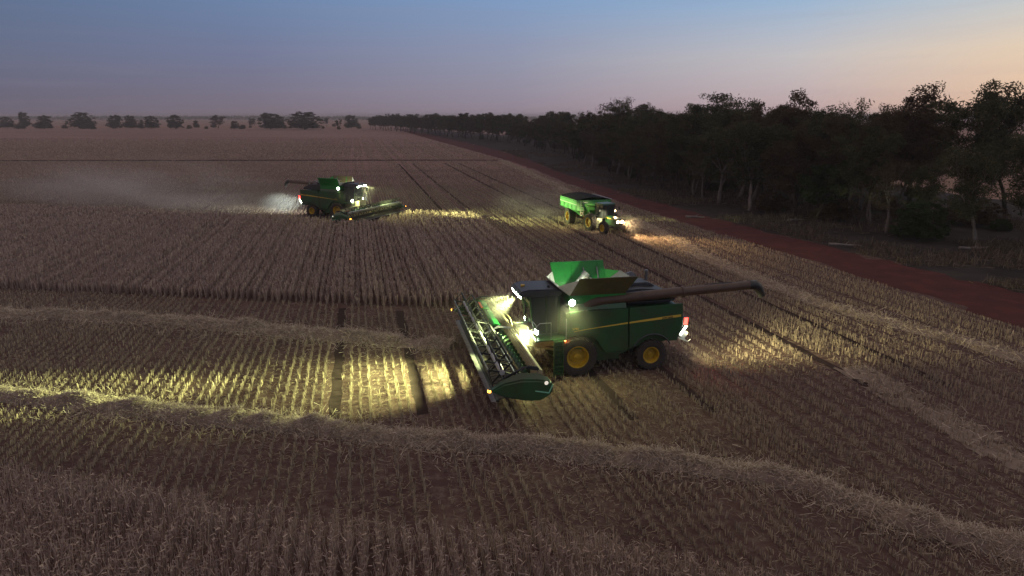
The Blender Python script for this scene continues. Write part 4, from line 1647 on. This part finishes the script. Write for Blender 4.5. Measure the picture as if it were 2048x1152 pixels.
# trees along the far side of the field, left to right
LEFT = [
    (14, 256, 234, 'r0', 1.3, 'low dark tree clump at the far left edge of the field'),
    (50, 256, 224, 'r1', .75, 'tall round-headed far tree, second from the left edge'),
    (36, 258, 249, 'r2', 1.5, 'tiny far bush below the tall round-headed tree on the left'),
    (90, 258, 231, 'r3', 1.25, 'dense far tree standing right of the tall round-headed one'),
    (137, 252, 240, 'f1', 1.1, 'small faint far tree between the dense tree and the wide one'),
    (166, 257, 225, 'r2', 1.5, 'wide flat-crowned far tree on the left horizon'),
    (187, 259, 250, 'r0', 1.4, 'tiny far bush right of the wide flat-crowned tree'),
    (232, 257, 230, 'r1', 1.15, 'left tree of a touching far pair at the left third'),
    (262, 257, 231, 'r3', .95, 'right tree of a touching far pair at the left third'),
    (283, 253, 239, 'f2', 1.1, 'small pale far tree right of the touching pair'),
    (303, 257, 232, 'r0', 1.3, 'bushy far tree halfway between the pair and the lone round one'),
    (352, 258, 230, 'r2', 1.2, 'lone round far tree with a leafy skirt'),
    (379, 258, 250, 'r1', 1.5, 'tiny far shrub right of the lone round tree'),
    (393, 256, 241, 'r3', .9, 'small slanting far tree beside the tiny shrub'),
    (436, 257, 230, 'f0', 1.5, 'open-crowned far tree on visible stems left of the middle'),
    (470, 258, 242, 'r1', 1.2, 'small round far tree right of the open-crowned one'),
    (500, 255, 241, 'f3', 1.0, 'thin far sapling, left one of two'),
    (511, 254, 236, 'f4', 1.0, 'thin far sapling, right one of two'),
    (541, 259, 226, 'r3', 1.5, 'big dark far tree beside the biggest clump'),
    (563, 256, 233, 'r0', .8, 'narrow far tree wedged between the two big dark ones'),
    (610, 259, 224, 'r2', 2.0, 'biggest and widest dark far tree before the belt begins'),
    (654, 253, 234, 'f5', .9, 'small far tree just right of the biggest dark one'),
    (677, 258, 238, 'f1', .9, 'small far tree standing in the dusty gap'),
    (678, 259, 252, 'r0', 1.2, 'tiny far bush at the foot of the tree in the dusty gap'),
    (703, 256, 230, 'r1', 1.2, 'round far tree at the left end of the long dark belt'),
]
for px, py, top, key, wide, lab in LEFT:
    x, y = gpt(px, py)
    tree('far_tree' if py - top > 10 else 'far_bush', key, x, y, max(2.5, top_h(top, y)), lab, 'tree' if py - top > 10 else 'bush', None, None, wide * (1.2 if key[0] == 'r' else 1.1))


rl = random.Random(21)
for i in range(44):
    px = rl.uniform(-20, 725)
    x, y = gpt(px, rl.uniform(252, 259))
    tree('far_bush', 'r%d' % rl.randrange(4), x, y, rl.uniform(2.2, 5.2), 'low dark bush in the broken scrub line on the far side of the field', 'bush', 'scrub along the far side of the field', None, rl.uniform(1.2, 2.2))


# woodland along the horizon: one mass nobody could count
def woodland():
    g = np.random.default_rng(4)
    n = 26000
    x = -2600 + 4600 * g.random(n)
    y = 2150 + 500 * g.random(n)
    hmax = 7 + 8 * vnoise(x, y * .2, 60, 61) * (.4 + vnoise(x, y, 17, 62))
    z = hmax * g.random(n) ** .6
    s1 = 2.5
    V = np.empty((n, 4, 3))
    a = g.random(n) * 3.14
    u = np.c_[np.cos(a), np.sin(a) * .3, g.normal(0, .3, n)] * s1
    w = np.c_[g.normal(0, .3, n), g.normal(0, .3, n), np.ones(n)] * s1 * .6
    c_ = np.c_[x, y, z]
    V = np.stack([c_ - u, c_ - w, c_ + u, c_ + w], 1)
    tag(link('far_woodland', mesh_np('far_woodland', V.reshape(-1, 3), np.arange(n * 4).reshape(n, 4), g.random(n)), M['leaf']), 'thin hazy line of woodland along the horizon', 'woodland', kind='stuff')


woodland()


# dry grass and fallen sticks on the verge
def verge_grass():
    g = np.random.default_rng(8)
    n = 16000
    L_ = np.array(ROAD_R)
    y = 30 + 230 * g.random(n) ** 1.6
    xr = np.interp(y, L_[::-1, 1], L_[::-1, 0])
    x = xr + .6 + 38 * g.random(n) ** 1.3
    k = (vnoise(x, y, 6, 71) > .45) & (x < .8 * y + 4)
    x, y = x[k], y[k]
    V, F, T = join([blades(x, y, 5, .25 + .45 * vnoise(x, y, 5, 72), .3, .05, .35, .22),
                    straws(x + g.normal(0, .6, len(x)), y + g.normal(0, .6, len(x)), np.full(len(x), .05), .9, .045, .1)])
    tag(link('dry_grass', mesh_np('dry_grass', V, F, T), M['verge_grass']), 'sparse dry grass and twigs on the dark verge under the trees', 'dry grass', kind='stuff')


M['verge_grass'] = blade_mat('dry_grass_blades', [(0, (.05, .04, .032)), (.5, (.10, .08, .06)), (1, (.2, .165, .125))], 1)
verge_grass()
for i, (px, py, ln, rz, lab) in enumerate([(1535, 412, 2.6, 2.7, 'short fallen log by the smaller rounded bush'), (1950, 498, 3.6, .25, 'long thin fallen branch on the verge at the right'),
                                           (1690, 492, 3.0, -.15, 'pale fallen log lying beside the dirt track below the leafy tree'), (1590, 442, 2.2, .3, 'fallen log near the foot of the leafy tree, left of its stem'),
                                           (1390, 436, 2.4, -.1, 'fallen log at the verge edge ahead of the tractor')]):
    x, y = gpt(px, py)
    b = MB()
    rr_ = random.Random(i)
    p = [(t * ln - ln / 2, rr_.gauss(0, .08), .14 + rr_.gauss(0, .04)) for t in (0, .25, .5, .75, 1)]
    b.path(p, [.15, .14, .12, .10, .05], 7)
    b.path([p[2], (p[2][0] + .5, .5, .45)], [.06, .025], 5)
    b.path([p[3], (p[3][0] + .4, -.5, .25)], [.05, .02], 5)
    o = b.build('fallen_log', M['bark_pale'], None)
    o.location = (x, y, 0)
    o.rotation_euler = (0, 0, rz)
    tag(o, lab, 'log')


# ------------------------------------------------------------------ air: haze over everything, dust behind the machines
def volume_mat(name, color, density, aniso=.2, noise=None):
    m = bpy.data.materials.new(name)
    m.use_nodes = True
    nt = m.node_tree
    nt.nodes.clear()
    o_ = nt.nodes.new('ShaderNodeOutputMaterial')
    v = nt.nodes.new('ShaderNodeVolumePrincipled')
    v.inputs['Color'].default_value = (*color, 1)
    v.inputs['Density'].default_value = density
    v.inputs['Anisotropy'].default_value = aniso
    nt.links.new(v.outputs[0], o_.inputs['Volume'])
    if noise:
        sc_, thr, fall = noise
        t = nt.nodes.new('ShaderNodeTexCoord')
        n = nt.nodes.new('ShaderNodeTexNoise')
        n.inputs['Scale'].default_value = sc_
        n.inputs['Detail'].default_value = 4
        nt.links.new(t.outputs['Object'], n.inputs['Vector'])
        r = nt.nodes.new('ShaderNodeMapRange')
        r.inputs['From Min'].default_value = thr
        r.inputs['From Max'].default_value = thr + .3
        nt.links.new(n.outputs['Fac'], r.inputs['Value'])
        # thins out towards the rim of the cloud (object space is a unit ball)
        ln = nt.nodes.new('ShaderNodeVectorMath')
        ln.operation = 'LENGTH'
        nt.links.new(t.outputs['Object'], ln.inputs[0])
        f2 = nt.nodes.new('ShaderNodeMapRange')
        f2.interpolation_type = 'SMOOTHSTEP'
        f2.inputs['From Min'].default_value = 1.0
        f2.inputs['From Max'].default_value = .1
        nt.links.new(ln.outputs['Value'], f2.inputs['Value'])
        mu = nt.nodes.new('ShaderNodeMath')
        mu.operation = 'MULTIPLY'
        nt.links.new(r.outputs[0], mu.inputs[0])
        nt.links.new(f2.outputs[0], mu.inputs[1])
        m2 = nt.nodes.new('ShaderNodeMath')
        m2.operation = 'MULTIPLY'
        m2.inputs[1].default_value = density
        nt.links.new(mu.outputs[0], m2.inputs[0])
        nt.links.new(m2.outputs[0], v.inputs['Density'])
    return m


hz = MB().box(-5400, 5400, -300, 5400, -1, 20).build('haze', volume_mat('haze_air', (.82, .76, .78), .00030, .1), None, smooth=0)
tag(hz, 'thin dusty evening haze over the whole field', 'haze', kind='stuff')


def dust(loc, scale, rz, density, label, color=(.86, .78, .76), noise=(2.2, .38, 0)):
    bm = bmesh.new()
    bmesh.ops.create_icosphere(bm, subdivisions=3, radius=1.0)
    me = bpy.data.meshes.new('dust_cloud')
    bm.to_mesh(me)
    bm.free()
    o_ = link('dust_cloud', me, volume_mat('dust', color, density, .1, noise))
    o_.location = loc
    o_.scale = scale
    o_.rotation_euler = (0, 0, rz)
    tag(o_, label, 'dust', kind='stuff')


dust((-54, 97, 1.6), (33, 10, 7.0), R(162), .075, 'bluish dust plume trailing behind the distant harvester')
dust((-30.6, 90.2, 1.1), (4.6, 2.4, 2.0), R(150), .16, 'bright dust lit by the rear lamp of the distant harvester', (.86, .86, .84), (1.6, .2, 0))
dust((3.5, 88, 1.0), (10, 8, 4.5), R(110), .045, 'brown dust hanging behind the grain cart')
dust((COMB[0] - .6, COMB[1] - 1.5, 3.0), (2.5, 2.5, 2.0), 0, .045, 'thin dust veil round the cab of the near harvester, thickened for lamp glare', noise=(.9, -.2, 0))  # veil made denser so that the side lamp gets a halo
dust((-19.4, 85.2, 3.0), (2.6, 2.6, 2.2), 0, .05, 'dust added round the front of the distant harvester for lamp glare', noise=(.9, -.2, 0))  # small dense ball added to give the lamps a halo
dust((12.2, 72.8, 1.4), (2.4, 2.4, 1.8), 0, .022, 'warm lamp-lit dust in front of the tractor', noise=(.9, -.2, 0))


def lamp_glare_dust(x, y, z, r_, dens, label):  # balls of dust added only to make lamp glare
    a = R(191.8)
    dust((COMB[0] + x * math.cos(a) - y * math.sin(a), COMB[1] + x * math.sin(a) + y * math.cos(a), z), (r_, r_, r_), 0, dens, label, noise=(.9, -.2, 0))


lamp_glare_dust(2.5, 1.3, 2.3, 1.2, .10, 'dust ball added for the glare of the deck lamp on the near harvester')
lamp_glare_dust(3.5, .5, 3.8, 1.3, .022, 'dust ball added for the glare of the roof lamps on the near harvester')
